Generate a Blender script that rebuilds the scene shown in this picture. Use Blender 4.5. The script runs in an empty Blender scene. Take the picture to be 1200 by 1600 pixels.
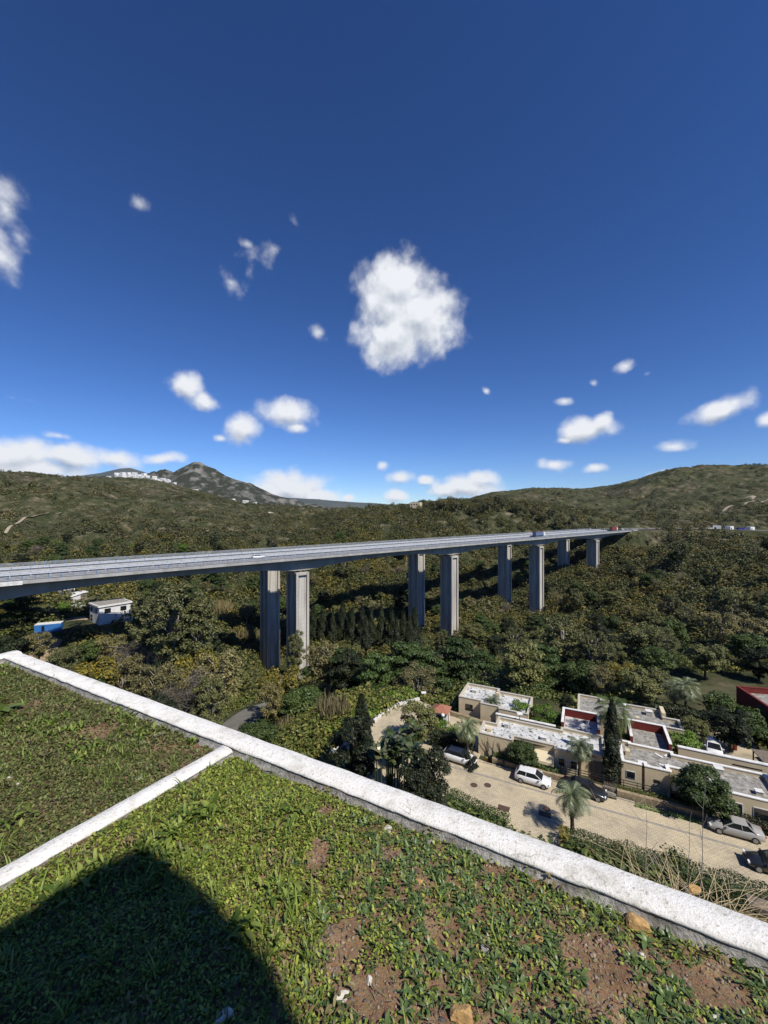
import bpy, bmesh, math, random
import numpy as np
from mathutils import Vector, Matrix
random.seed(7); RNG = np.random.default_rng(11)
S = bpy.context.scene; COL = S.collection
R = math.radians; PI = math.pi
F = 640.0                       # focal length in photo pixels (photo 1200 x 1600)
# ------------------------------------------------------------------ camera
cam = bpy.data.cameras.new('camera'); cam.sensor_fit = 'VERTICAL'; cam.sensor_height = 36; cam.sensor_width = 27
cam.lens = 36*F/1600; cam.clip_start = 0.05; cam.clip_end = 40000
co = bpy.data.objects.new('camera', cam); COL.objects.link(co); co.location = (0,0,0); co.rotation_euler = (R(90),0,0)
S.camera = co
# ------------------------------------------------------------------ world, sun, exposure
SUN_AZ = 139.0; SUN_EL = 50.0   # azimuth clockwise from +Y
SUNV = Vector((math.sin(R(SUN_AZ))*math.cos(R(SUN_EL)), math.cos(R(SUN_AZ))*math.cos(R(SUN_EL)), math.sin(R(SUN_EL))))
S.view_settings.view_transform = 'Standard'; S.view_settings.look = 'None'
S.view_settings.exposure = 0.16; S.view_settings.gamma = 1.0
W = bpy.data.worlds.new('World'); S.world = W; W.use_nodes = True
W.cycles.sampling_method = 'MANUAL'; W.cycles.sample_map_resolution = 512
def build_world():
    nt = W.node_tree; nt.nodes.clear(); N = nt.nodes.new; L = nt.links.new
    out = N('ShaderNodeOutputWorld'); bg = N('ShaderNodeBackground'); L(bg.outputs[0], out.inputs[0])
    sky = N('ShaderNodeTexSky'); sky.sky_type = 'NISHITA'; sky.sun_disc = False
    sky.sun_elevation = R(SUN_EL); sky.sun_rotation = R(SUN_AZ); sky.altitude = 1500; sky.air_density = 1.0
    sky.dust_density = 0.05; sky.ozone_density = 3.0
    bg.inputs[1].default_value = 0.057
    gm = N('ShaderNodeGamma'); gm.inputs[1].default_value = 1.22; L(sky.outputs[0], gm.inputs[0])
    tint = N('ShaderNodeMixRGB'); tint.blend_type = 'MULTIPLY'; tint.inputs[0].default_value = 1
    tint.inputs[2].default_value = (0.72, 0.82, 1.06, 1); L(gm.outputs[0], tint.inputs[1])
    # ---- clouds in direction space: coordinates (azimuth, elevation) in degrees
    tc = N('ShaderNodeTexCoord'); sep = N('ShaderNodeSeparateXYZ'); L(tc.outputs['Generated'], sep.inputs[0])
    def math_(op, a, b=None, c=None):
        m = N('ShaderNodeMath'); m.operation = op
        for i, v in enumerate((a, b, c)):
            if v is None: continue
            if isinstance(v, (int, float)): m.inputs[i].default_value = v
            else: L(v, m.inputs[i])
        return m.outputs[0]
    az = math_('MULTIPLY', math_('ARCTAN2', sep.outputs[0], sep.outputs[1]), 180/PI)
    el = math_('MULTIPLY', math_('ARCSINE', sep.outputs[2]), 180/PI)
    cmb = N('ShaderNodeCombineXYZ'); L(az, cmb.inputs[0]); L(el, cmb.inputs[1])
    # group: field of blobs
    g = bpy.data.node_groups.new('cloud_field', 'ShaderNodeTree')
    g.interface.new_socket('P', in_out='INPUT', socket_type='NodeSocketVector')
    g.interface.new_socket('D', in_out='OUTPUT', socket_type='NodeSocketFloat'); g.interface.new_socket('N', in_out='OUTPUT', socket_type='NodeSocketFloat')
    GN = g.nodes.new; GL = g.links.new
    gi = GN('NodeGroupInput'); go = GN('NodeGroupOutput')
    n1 = GN('ShaderNodeTexNoise'); n1.inputs['Scale'].default_value = 0.34; n1.inputs['Detail'].default_value = 6; n1.inputs['Roughness'].default_value = 0.52
    n2 = GN('ShaderNodeTexNoise'); n2.inputs['Scale'].default_value = 0.16; n2.inputs['Detail'].default_value = 3
    GL(gi.outputs[0], n1.inputs['Vector']); GL(gi.outputs[0], n2.inputs['Vector'])
    wv = GN('ShaderNodeVectorMath'); wv.operation = 'SUBTRACT'; wv.inputs[1].default_value = (.5,.5,.5); GL(n2.outputs['Color'], wv.inputs[0])
    ws = GN('ShaderNodeVectorMath'); ws.operation = 'MULTIPLY_ADD'; ws.inputs[1].default_value = (1.5,1.5,0); GL(wv.outputs[0], ws.inputs[0]); GL(gi.outputs[0], ws.inputs[2])
    last = None
    def pe(px, py):
        x = (px-600)/F; z = (800-py)/F
        return math.degrees(math.atan(x)), math.degrees(math.atan(z/math.sqrt(1+x*x)))
    for (px, py, rx, ry, rot, amp) in CLOUDS:
        a, e = pe(px, py); a1, e1 = pe(px+rx, py); a2, e2 = pe(px, py-ry)
        mp = GN('ShaderNodeMapping'); mp.vector_type = 'TEXTURE'
        mp.inputs['Location'].default_value = (a, e, 0); mp.inputs['Rotation'].default_value = (0,0,R(rot))
        mp.inputs['Scale'].default_value = (abs(a1-a)+1e-3, abs(e2-e)+1e-3, 1); 
        if last is None: GL(ws.outputs[0], mp.inputs['Vector'])
        else:       # chained so that the nodes are evaluated one after another
            ch = GN('ShaderNodeVectorMath'); ch.operation = 'MULTIPLY_ADD'; ch.inputs[1].default_value = (1e-6,1e-6,1e-6)
            GL(last, ch.inputs[0]); GL(ws.outputs[0], ch.inputs[2]); GL(ch.outputs[0], mp.inputs['Vector'])
        ln = GN('ShaderNodeVectorMath'); ln.operation = 'LENGTH'; GL(mp.outputs[0], ln.inputs[0])
        m = GN('ShaderNodeMath'); m.operation = 'MULTIPLY_ADD'; m.inputs[1].default_value = -0.75; m.inputs[2].default_value = amp; GL(ln.outputs['Value'], m.inputs[0])
        if last is None: last = m.outputs[0]
        else:
            mx = GN('ShaderNodeMath'); mx.operation = 'SMOOTH_MAX'; mx.inputs[2].default_value = 0.12
            GL(last, mx.inputs[0]); GL(m.outputs[0], mx.inputs[1]); last = mx.outputs[0]
    s = GN('ShaderNodeMath'); s.operation = 'MULTIPLY_ADD'; s.inputs[1].default_value = 1.2; GL(n1.outputs[0], s.inputs[0]); GL(last, s.inputs[2])
    GL(s.outputs[0], go.inputs[0]); GL(n1.outputs[0], go.inputs[1])
    grp = N('ShaderNodeGroup'); grp.node_tree = g; L(cmb.outputs[0], grp.inputs[0])
    d0 = grp.outputs[0]
    # cloud shading painted as colour: density a little towards the sun against density here
    off = N('ShaderNodeVectorMath'); off.operation = 'ADD'; off.inputs[1].default_value = (0.25, 0.95, 0); L(cmb.outputs[0], off.inputs[0])
    ch = N('ShaderNodeVectorMath'); ch.operation = 'MULTIPLY_ADD'; ch.inputs[1].default_value = (1e-6,1e-6,1e-6); L(d0, ch.inputs[0]); L(off.outputs[0], ch.inputs[2])
    grp2 = N('ShaderNodeGroup'); grp2.node_tree = g; L(ch.outputs[0], grp2.inputs[0])
    rel = math_('MULTIPLY', math_('SUBTRACT', grp2.outputs[0], d0), 1.2)
    mr = N('ShaderNodeMapRange'); mr.interpolation_type = 'SMOOTHSTEP'; mr.inputs['From Min'].default_value = 0.60; mr.inputs['From Max'].default_value = 1.30; L(d0, mr.inputs[0])
    thick = N('ShaderNodeMapRange'); thick.inputs['From Min'].default_value = 1.3; thick.inputs['From Max'].default_value = 2.2; thick.inputs['To Max'].default_value = .22; L(d0, thick.inputs[0])
    sh = math_('ADD', math_('ADD', rel, thick.outputs[0]), 0.14)
    mr2 = N('ShaderNodeMapRange'); mr2.inputs['From Min'].default_value = 0.0; mr2.inputs['From Max'].default_value = 1.0; L(sh, mr2.inputs[0])
    rp = N('ShaderNodeMixRGB'); rp.inputs[1].default_value = (0.78,0.80,0.84,1); rp.inputs[2].default_value = (0.24,0.30,0.40,1); L(mr2.outputs[0], rp.inputs[0])
    # bring cloud radiance to sky units
    sc = N('ShaderNodeMixRGB'); sc.blend_type = 'MULTIPLY'; sc.inputs[0].default_value = 1; k = 1/bg.inputs[1].default_value
    sc.inputs[2].default_value = (k,k,k,1); L(rp.outputs[0], sc.inputs[1])
    mx = N('ShaderNodeMixRGB'); L(mr.outputs[0], mx.inputs[0]); hs = N('ShaderNodeHueSaturation'); hs.inputs['Saturation'].default_value = 1.07; hs.inputs['Value'].default_value = 1.22; L(tint.outputs[0], hs.inputs['Color']); L(hs.outputs[0], mx.inputs[1]); L(sc.outputs[0], mx.inputs[2])
    L(mx.outputs[0], bg.inputs[0])
# px, py, rx, ry, rotation, amplitude
CLOUDS = [(618,448,44,42,0,1.2),(655,498,52,50,0,1.2),(618,528,52,40,0,1.15),(606,485,38,46,0,1.1),
 (290,603,30,24,-25,.9),(322,626,26,18,-25,.8),(450,645,48,26,-8,.9),(465,668,26,14,0,.7),(380,670,32,24,0,.95),(345,682,20,10,0,.6),
 (12,330,80,90,20,.40),(0,395,60,60,0,.62),(30,370,60,90,20,.34),(215,315,120,70,0,.13),(395,405,90,60,20,.25),(360,442,36,34,-30,.48),(430,392,60,34,0,.27),(385,385,34,24,0,.3),(500,517,30,30,0,.46),
 (460,350,60,50,0,.13),(915,670,48,22,8,.95),(940,655,24,18,0,.8),(880,690,24,10,0,.6),(880,628,24,12,5,.6),(980,575,34,16,0,.55),(1010,582,24,12,0,.35),
 (1125,640,56,20,14,.95),(1145,628,26,16,0,.8),(1050,697,40,13,5,.8),(865,728,32,13,0,.75),(930,733,26,10,0,.7),(1040,740,34,9,8,.7),(1195,655,20,14,10,.8),
 (758,612,10,14,30,.4),(925,597,16,12,0,.3),(597,729,15,9,0,.75),(628,746,24,11,0,.9),(665,750,18,9,0,.8),(730,760,46,16,0,1.1),(752,748,26,14,0,1.0),(700,765,32,12,0,1.0),(618,775,20,12,0,.95),
 (450,765,52,24,0,1.15),(420,760,32,18,0,1.0),(500,775,36,13,0,1.05),(545,777,13,8,0,.8),(460,748,24,16,0,.9),
 (30,716,70,26,0,1.0),(110,714,64,22,0,.95),(60,735,90,22,0,1.0),(0,705,40,16,0,.75),(180,716,44,20,0,.9),(255,716,40,13,6,.8),(90,682,36,10,0,.55),(60,632,130,20,-6,.17),(30,665,90,14,0,.15)]
build_world()
sl = bpy.data.lights.new('sun', 'SUN'); sl.energy = 5.0; sl.angle = R(0.5); sl.color = (1.0, 0.95, 0.87)
so = bpy.data.objects.new('sun', sl); COL.objects.link(so); so.location = (40,-40,80)
so.rotation_euler = SUNV.to_track_quat('Z','Y').to_euler()
# ------------------------------------------------------------------ helpers
def wp(px, py, Y): return Vector(((px-600)/F*Y, Y, -(py-800)/F*Y))
def onz(px, py, z):
    Y = -z*F/(py-800); return Vector(((px-600)/F*Y, Y, z))
def link(o, parent=None):
    COL.objects.link(o)
    if parent is not None: o.parent = parent
    return o
def tag(o, label=None, cat=None, group=None, kind=None):
    if label: o['label'] = label
    if cat: o['category'] = cat
    if group: o['group'] = group
    if kind: o['kind'] = kind
    return o
def empty(name, loc, rz=0, label=None, cat=None, group=None):
    o = bpy.data.objects.new(name, None); COL.objects.link(o); o.location = loc; o.rotation_euler = (0,0,rz)
    o.empty_display_size = .3
    return tag(o, label, cat, group)
def children(o): return [c for c in bpy.data.objects if c.parent == o]
def copy_tree(o, loc=None, rz=None, sc=None, label=None, group=None, parent=None, kids=None):
    c = o.copy(); COL.objects.link(c)
    if parent is not None: c.parent = parent
    if loc is not None: c.location = loc
    if rz is not None: c.rotation_euler = (0,0,rz)
    if sc is not None: c.scale = sc if hasattr(sc,'__len__') else (sc,sc,sc)
    if label: c['label'] = label
    if group: c['group'] = group
    for ch in (kids if kids is not None else o.children): copy_tree(ch, parent=c)
    return c
def npmesh(name, V, Fq, mat, parent=None, smooth=False, mats=None, midx=None):
    """V (n,3); Fq (m,k) array"""
    V = np.asarray(V, dtype=np.float32); Fq = np.asarray(Fq, dtype=np.int32)
    me = bpy.data.meshes.new(name); k = Fq.shape[1]
    me.vertices.add(len(V)); me.vertices.foreach_set('co', V.ravel())
    me.loops.add(Fq.size); me.loops.foreach_set('vertex_index', Fq.ravel())
    me.polygons.add(len(Fq)); me.polygons.foreach_set('loop_start', np.arange(0, Fq.size, k, dtype=np.int32))
    me.polygons.foreach_set('loop_total', np.full(len(Fq), k, dtype=np.int32))
    for m in (mats or [mat]): me.materials.append(m)
    if midx is not None: me.polygons.foreach_set('material_index', np.asarray(midx, dtype=np.int32))
    if smooth: me.polygons.foreach_set('use_smooth', np.ones(len(Fq), dtype=bool))
    me.update(calc_edges=True); me.validate()
    o = bpy.data.objects.new(name, me); return link(o, parent)
class MB:
    """mesh builder, one object"""
    def __init__(s): s.v = []; s.f = []; s.mi = []; s.sm = []
    def add(s, vs, fs, mi=0, sm=False):
        b = len(s.v); s.v += [tuple(v) for v in vs]; s.f += [tuple(i+b for i in f) for f in fs]; s.mi += [mi]*len(fs); s.sm += [sm]*len(fs); return s
    def box(s, x0,x1,y0,y1,z0,z1, mi=0):
        vs = [(x,y,z) for z in (z0,z1) for y in (y0,y1) for x in (x0,x1)]
        return s.add(vs, [(0,2,3,1),(4,5,7,6),(0,1,5,4),(2,6,7,3),(0,4,6,2),(1,3,7,5)], mi)
    def obox(s, p0, p1, w, h, mi=0):
        """beam from p0 to p1 (centre line), width w (horizontal), height h"""
        p0 = Vector(p0); p1 = Vector(p1); d = (p1-p0).normalized(); up = Vector((0,0,1)) if abs(d.z) < .95 else Vector((0,1,0))
        sd = d.cross(up).normalized()*w/2; u2 = sd.cross(d).normalized()*h/2
        vs = [p+a*sd+b*u2 for p in (p0,p1) for a,b in ((-1,-1),(1,-1),(1,1),(-1,1))]
        return s.add(vs, [(3,2,1,0),(4,5,6,7),(0,1,5,4),(1,2,6,5),(2,3,7,6),(3,0,4,7)], mi)
    def tube(s, pts, rads, n=7, mi=0, cap=True, sm=True):
        pts = [Vector(p) for p in pts]; vs = []; fs = []
        for i, p in enumerate(pts):
            d = (pts[min(i+1,len(pts)-1)]-pts[max(i-1,0)]).normalized()
            a = d.orthogonal().normalized() if i == 0 else (a - d*a.dot(d)).normalized()
            b = d.cross(a)
            r = rads[i] if hasattr(rads,'__len__') else rads
            for k in range(n):
                t = 2*PI*k/n; vs.append(p + (a*math.cos(t)+b*math.sin(t))*r)
        for i in range(len(pts)-1):
            for k in range(n):
                fs.append((i*n+k, i*n+(k+1)%n, (i+1)*n+(k+1)%n, (i+1)*n+k))
        s.add(vs, fs, mi, sm)
        if cap:
            b = len(s.v)-len(vs); s.f.append(tuple(b+k for k in range(n))[::-1]); s.mi.append(mi); s.sm.append(False)
            e = b+(len(pts)-1)*n; s.f.append(tuple(e+k for k in range(n))); s.mi.append(mi); s.sm.append(False)
        return s
    def prism(s, poly, z0, z1, mi=0):
        n = len(poly); vs = [(x,y,z0) for x,y in poly]+[(x,y,z1) for x,y in poly]
        fs = [tuple(range(n))[::-1], tuple(range(n,2*n))]+[(i,(i+1)%n,n+(i+1)%n,n+i) for i in range(n)]
        return s.add(vs, fs, mi)
    def build(s, name, mats, parent=None):
        me = bpy.data.meshes.new(name); me.from_pydata(s.v, [], s.f)
        for m in (mats if isinstance(mats,(list,tuple)) else [mats]): me.materials.append(m)
        me.polygons.foreach_set('material_index', s.mi); me.polygons.foreach_set('use_smooth', s.sm)
        me.update(); return link(bpy.data.objects.new(name, me), parent)
# value noise in numpy
def _hash(ix, iy, seed):
    h = (ix.astype(np.int64)*374761393 + iy.astype(np.int64)*668265263 + seed*1442695041) & 0xffffffff
    h = ((h ^ (h >> 13))*1274126177) & 0xffffffff
    return ((h ^ (h >> 16)) & 0xffff)/65535.0
def vnoise(x, y, seed=0):
    ix = np.floor(x); iy = np.floor(y); fx = x-ix; fy = y-iy; fx = fx*fx*(3-2*fx); fy = fy*fy*(3-2*fy)
    a = _hash(ix,iy,seed); b = _hash(ix+1,iy,seed); c = _hash(ix,iy+1,seed); d = _hash(ix+1,iy+1,seed)
    return (a*(1-fx)+b*fx)*(1-fy)+(c*(1-fx)+d*fx)*fy
def fbm(x, y, sc, oct=4, seed=0, ro=.5):
    x = np.asarray(x, dtype=float)/sc; y = np.asarray(y, dtype=float)/sc; t = 0; a = 1; n = 0
    for i in range(oct): t = t+a*vnoise(x, y, seed+i*17); n += a; a *= ro; x = x*2.03+5.1; y = y*2.03+1.7
    return t/n*2-1
def sstep(a, b, x): t = np.clip((x-a)/(b-a), 0, 1); return t*t*(3-2*t)
# ------------------------------------------------------------------ materials
def nodemat(name):
    m = bpy.data.materials.new(name); m.use_nodes = True; nt = m.node_tree; nt.nodes.clear()
    out = nt.nodes.new('ShaderNodeOutputMaterial'); p = nt.nodes.new('ShaderNodeBsdfPrincipled'); nt.links.new(p.outputs[0], out.inputs[0])
    return m, nt, p
def ramp(nt, fac, stops):
    r = nt.nodes.new('ShaderNodeValToRGB'); e = r.color_ramp.elements
    while len(e) < len(stops): e.new(0.5)
    for i, (p, c) in enumerate(stops): e[i].position = p; e[i].color = (*c, 1)
    nt.links.new(fac, r.inputs[0]); return r.outputs[0]
def noise(nt, sc, det=4, ro=.55, coord='Object', vec=None, stretch=None):
    n = nt.nodes.new('ShaderNodeTexNoise'); n.inputs['Scale'].default_value = sc; n.inputs['Detail'].default_value = det; n.inputs['Roughness'].default_value = ro
    if vec is None: tc = nt.nodes.new('ShaderNodeTexCoord'); vec = tc.outputs[coord]
    if stretch: mp = nt.nodes.new('ShaderNodeMapping'); mp.inputs['Scale'].default_value = stretch; nt.links.new(vec, mp.inputs[0]); vec = mp.outputs[0]
    nt.links.new(vec, n.inputs['Vector']); return n.outputs[0]
def mixc(nt, fac, a, b, mode='MIX'):
    m = nt.nodes.new('ShaderNodeMixRGB'); m.blend_type = mode
    for i, v in ((0,fac),(1,a),(2,b)):
        if isinstance(v,(int,float)): m.inputs[i].default_value = v
        elif isinstance(v,tuple): m.inputs[i].default_value = (*v,1)
        else: nt.links.new(v, m.inputs[i])
    return m.outputs[0]
def bump(nt, p, h, strength=.5, dist=.02):
    b = nt.nodes.new('ShaderNodeBump'); b.inputs['Strength'].default_value = strength; b.inputs['Distance'].default_value = dist
    nt.links.new(h, b.inputs['Height']); nt.links.new(b.outputs[0], p.inputs['Normal'])
def M(name, c1, c2=None, sc=2.0, rough=.8, det=5, bs=0, bd=.02, metal=0, spec=.3, lo=.35, hi=.65, c3=None, sc3=10, stretch=None):
    m, nt, p = nodemat(name)
    p.inputs['Roughness'].default_value = rough; p.inputs['Metallic'].default_value = metal; p.inputs['Specular IOR Level'].default_value = spec
    if c2 is None: c2 = tuple(x*.8 for x in c1)
    n = noise(nt, sc, det, stretch=stretch); c = ramp(nt, n, [(lo,c1),(hi,c2)])
    if c3: n3 = noise(nt, sc3, 4); c = mixc(nt, ramp(nt, n3, [(.55,(0,0,0)),(.66,(1,1,1))]), c, c3)
    nt.links.new(c, p.inputs['Base Color'])
    if bs: bump(nt, p, noise(nt, sc*3, 6, .65, stretch=stretch), bs, bd)
    return m
VEG = ('oak','olive','eucalyptus','rust','pine','fresh','hill','wood','undergrowth')
def leafmat(name, cols, rough=.55, spec=.25, trans=0.0, objvar=.25, patch=None):
    if any(v in name for v in VEG): f = (1.1,1.38,1.1) if 'oak' in name or 'pine' in name else (1.2,1.42,1.25) if 'euc' in name or 'rust' in name else (1.05,1.18,1.0) if 'hill' in name else (1.38,1.55,1.25); cols = [(c[0]*f[0], c[1]*f[1], c[2]*f[2]) for c in cols]
    """per leaf colour variation, small change from plant to plant"""
    m, nt, p = nodemat(name); g = nt.nodes.new('ShaderNodeNewGeometry')
    n = len(cols); c = ramp(nt, g.outputs['Random Per Island'], [((i+.5)/n, col) for i, col in enumerate(cols)])
    oi = nt.nodes.new('ShaderNodeObjectInfo')
    v = ramp(nt, oi.outputs['Random'], [(0,(1-objvar,1-objvar,1-objvar)),(1,(1+objvar,1+objvar*.8,1+objvar*.3))])
    c = mixc(nt, 1.0, c, v, 'MULTIPLY')
    if patch:
        c = mixc(nt, ramp(nt, noise(nt, patch[0], 3), [(.42,(0,0,0)),(.62,(1,1,1))]), c, mixc(nt, 1.0, c, patch[1], 'MULTIPLY'))
    nt.links.new(c, p.inputs['Base Color']); p.inputs['Roughness'].default_value = rough; p.inputs['Specular IOR Level'].default_value = spec
    if trans:
        t = nt.nodes.new('ShaderNodeBsdfTranslucent'); nt.links.new(mixc(nt,1.0,c,(1.3,1.4,.6),'MULTIPLY'), t.inputs[0])
        a = nt.nodes.new('ShaderNodeMixShader'); a.inputs[0].default_value = trans
        o = [x for x in nt.nodes if x.type == 'OUTPUT_MATERIAL'][0]; nt.links.new(p.outputs[0], a.inputs[1]); nt.links.new(t.outputs[0], a.inputs[2]); nt.links.new(a.outputs[0], o.inputs[0])
    return m
mt = {}
mt['oak'] = leafmat('foliage_oak', [(.022,.032,.010),(.036,.050,.014),(.055,.066,.020),(.075,.080,.028)])
mt['olive'] = leafmat('foliage_olive', [(.040,.044,.018),(.062,.064,.026),(.088,.084,.036),(.115,.100,.045)])
mt['euc'] = leafmat('foliage_eucalyptus', [(.036,.038,.016),(.060,.058,.024),(.085,.078,.034),(.115,.094,.042)])
mt['rust'] = leafmat('foliage_rust', [(.06,.05,.024),(.10,.078,.036),(.14,.102,.048),(.17,.135,.065)])
mt['gold'] = leafmat('foliage_gold', [(.06,.065,.016),(.11,.105,.02),(.17,.145,.022),(.24,.185,.025)])
mt['pine'] = leafmat('foliage_pine', [(.020,.029,.010),(.032,.044,.014),(.046,.061,.020),(.064,.078,.028)])
mt['dark'] = leafmat('foliage_dark', [(.010,.016,.007),(.018,.026,.010),(.028,.038,.014)])
mt['fresh'] = leafmat('foliage_fresh', [(.03,.055,.010),(.05,.09,.015),(.08,.13,.02),(.12,.15,.03)])
mt['palm'] = leafmat('foliage_palm', [(.07,.10,.04),(.13,.16,.08),(.22,.25,.15)], rough=.4, spec=.4)
mt['dryfrond'] = leafmat('dry_frond', [(.18,.14,.07),(.28,.22,.12),(.36,.30,.18)])
mt['reed'] = leafmat('reed_leaf', [(.12,.11,.05),(.20,.17,.09),(.30,.25,.14)])
mt['greytwig'] = leafmat('grey_twigs', [(.09,.08,.065),(.14,.12,.10),(.18,.155,.13)])
mt['scrub'] = leafmat('hill_scrub', [(.016,.020,.008),(.028,.032,.012),(.042,.044,.018),(.060,.056,.026),(.085,.072,.040)], patch=(.016,(2.1,1.75,1.7)))
mt['woodmix'] = leafmat('wood_mix', [(.016,.022,.009),(.030,.036,.013),(.050,.050,.020),(.075,.066,.028)], patch=(.05,(1.8,1.4,1.0)))
mt['under'] = leafmat('undergrowth', [(.022,.032,.010),(.04,.054,.015),(.066,.076,.022),(.10,.098,.038)], patch=(.05,(1.5,1.2,.9)))
mt['bark'] = M('bark', (.11,.085,.06), (.06,.047,.035), 3, .9, bs=.5, bd=.05)
mt['palebark'] = M('pale_bark', (.36,.33,.28), (.20,.17,.14), 2, .85)
mt['conc'] = M('viaduct_concrete', (.42,.385,.33), (.30,.275,.235), .25, .85, bs=.15, bd=.03, stretch=(1,1,.35))
mt['concp'] = None
mt['kerbconc'] = M('parapet_concrete', (.40,.395,.37), (.28,.275,.255), .4, .85)
mt['asph'] = M('asphalt', (.13,.125,.115), (.10,.097,.09), .5, .9)
mt['line'] = M('road_paint', (.7,.7,.68), (.55,.55,.53), 2, .7)
mt['steel'] = M('galvanised_rail', (.64,.66,.68), (.48,.51,.55), 1.5, .45, metal=.15, spec=.5)
mt['bluerail'] = M('blue_rail', (.16,.25,.42), (.11,.18,.32), 1.5, .45, spec=.5)
mt['white'] = M('white_render', (.72,.71,.68), (.60,.59,.56), 1.2, .85)
mt['capwhite'] = M('white_coping', (.70,.69,.66), (.50,.49,.46), 1.5, .85, bs=.2, bd=.02)
mt['tan'] = M('tan_render', (.62,.52,.35), (.54,.45,.295), .7, .9, bs=.1)
mt['cream'] = M('cream_cloth', (.62,.54,.36), (.56,.48,.32), 1, .9)
mt['red'] = M('red_render', (.16,.022,.020), (.12,.018,.016), 1, .85)
mt['redlite'] = M('red_plastic', (.40,.07,.05), (.32,.06,.04), 2, .5)
mt['glass'] = M('dark_glass', (.015,.018,.02), (.01,.012,.014), 1, .08, spec=.8)
mt['black'] = M('black_iron', (.02,.02,.02), (.03,.028,.026), 3, .6)
mt['roofgrey'] = M('weathered_roof', (.36,.345,.31), (.17,.16,.14), 1.6, .95, det=10, bs=.3, bd=.03, c3=(.12,.11,.09), sc3=3.4)
mt['roofwhite'] = M('spotted_white_roof', (.60,.60,.58), (.42,.42,.40), 1.1, .95, det=7, c3=(.05,.045,.04), sc3=2.6)
mt['capgrey'] = M('dull_coping', (.50,.47,.40), (.40,.37,.31), 2, .9)
mt['stone'] = M('tan_stone', (.36,.28,.17), (.20,.155,.10), 2.2, .95, det=6, bs=.8, bd=.1)
mt['tile'] = M('terracotta', (.36,.15,.09), (.26,.11,.07), 4, .8)
mt['tarp'] = M('blue_tarp', (.04,.16,.42), (.03,.13,.36), 1, .5)
mt['wood'] = M('grey_wood', (.20,.16,.12), (.13,.105,.08), 3, .9, stretch=(1,1,.1))
mt['rubber'] = M('rubber', (.015,.015,.015), (.02,.02,.02), 4, .8)
mt['alloy'] = M('alloy_wheel', (.35,.35,.36), (.28,.28,.29), 4, .35, metal=.7)
mt['lamp'] = M('lamp_glass', (.75,.75,.72), (.68,.68,.66), 3, .35)
mt['tail'] = M('tail_light', (.45,.02,.02), (.38,.02,.02), 3, .25)
def paint(name, c):
    m = M(name, c, tuple(x*.93 for x in c), .8, .28, spec=.6)
    [n for n in m.node_tree.nodes if n.type == 'BSDF_PRINCIPLED'][0].inputs['Coat Weight'].default_value = .6
    return m
mt['pwhite'] = paint('white_car_paint', (.72,.72,.72)); mt['pblack'] = paint('black_car_paint', (.018,.019,.022)); mt['psilver'] = paint('silver_car_paint', (.34,.33,.31)); mt['pred'] = paint('red_truck_paint', (.25,.05,.04)); mt['pblue'] = paint('blue_truck_paint', (.12,.17,.28))
def paving_mat():
    m, nt, p = nodemat('beige_block_paving')
    tc = nt.nodes.new('ShaderNodeTexCoord'); mp = nt.nodes.new('ShaderNodeMapping'); mp.inputs['Rotation'].default_value = (0,0,R(26))
    nt.links.new(tc.outputs['Object'], mp.inputs[0])
    b = nt.nodes.new('ShaderNodeTexBrick'); b.inputs['Scale'].default_value = 1.0; b.inputs['Brick Width'].default_value = .42; b.inputs['Row Height'].default_value = .22
    b.inputs['Mortar Size'].default_value = .022; b.inputs['Color1'].default_value = (.52,.44,.305,1); b.inputs['Color2'].default_value = (.44,.37,.255,1); b.inputs['Mortar'].default_value = (.30,.25,.16,1)
    nt.links.new(mp.outputs[0], b.inputs['Vector'])
    n = noise(nt, .35, 8, .7); c = mixc(nt, 1.0, b.outputs['Color'], ramp(nt, n, [(.3,(.62,.62,.64)),(.5,(.95,.95,.95)),(.7,(1.14,1.12,1.06))]), 'MULTIPLY'); c = mixc(nt, ramp(nt, noise(nt, 1.3, 3), [(.66,(0,0,0)),(.72,(.5,.5,.5))]), c, (.20,.17,.12))
    nt.links.new(c, p.inputs['Base Color']); p.inputs['Roughness'].default_value = .9; return m
mt['paving'] = paving_mat()
def terrain_mat():
    m, nt, p = nodemat('hillside_ground')
    n1 = noise(nt, .012, 8, .6); n2 = noise(nt, .09, 8, .65); n3 = noise(nt, .5, 5, .6)
    g = ramp(nt, n2, [(.30,(.022,.028,.012)),(.46,(.044,.050,.022)),(.58,(.080,.076,.040)),(.72,(.20,.165,.11))])
    d = ramp(nt, n2, [(.38,(.05,.048,.028)),(.56,(.12,.10,.065)),(.70,(.28,.23,.165))])
    c = mixc(nt, ramp(nt, n1, [(.52,(0,0,0)),(.66,(.8,.8,.8))]), g, d)
    c = mixc(nt, 1.0, c, ramp(nt, n3, [(.3,(.7,.7,.7)),(.7,(1.2,1.2,1.2))]), 'MULTIPLY')
    nt.links.new(c, p.inputs['Base Color']); p.inputs['Roughness'].default_value = .97; p.inputs['Specular IOR Level'].default_value = .1
    bump(nt, p, n2, .6, 1.5); return m
mt['terrain'] = terrain_mat()
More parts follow.
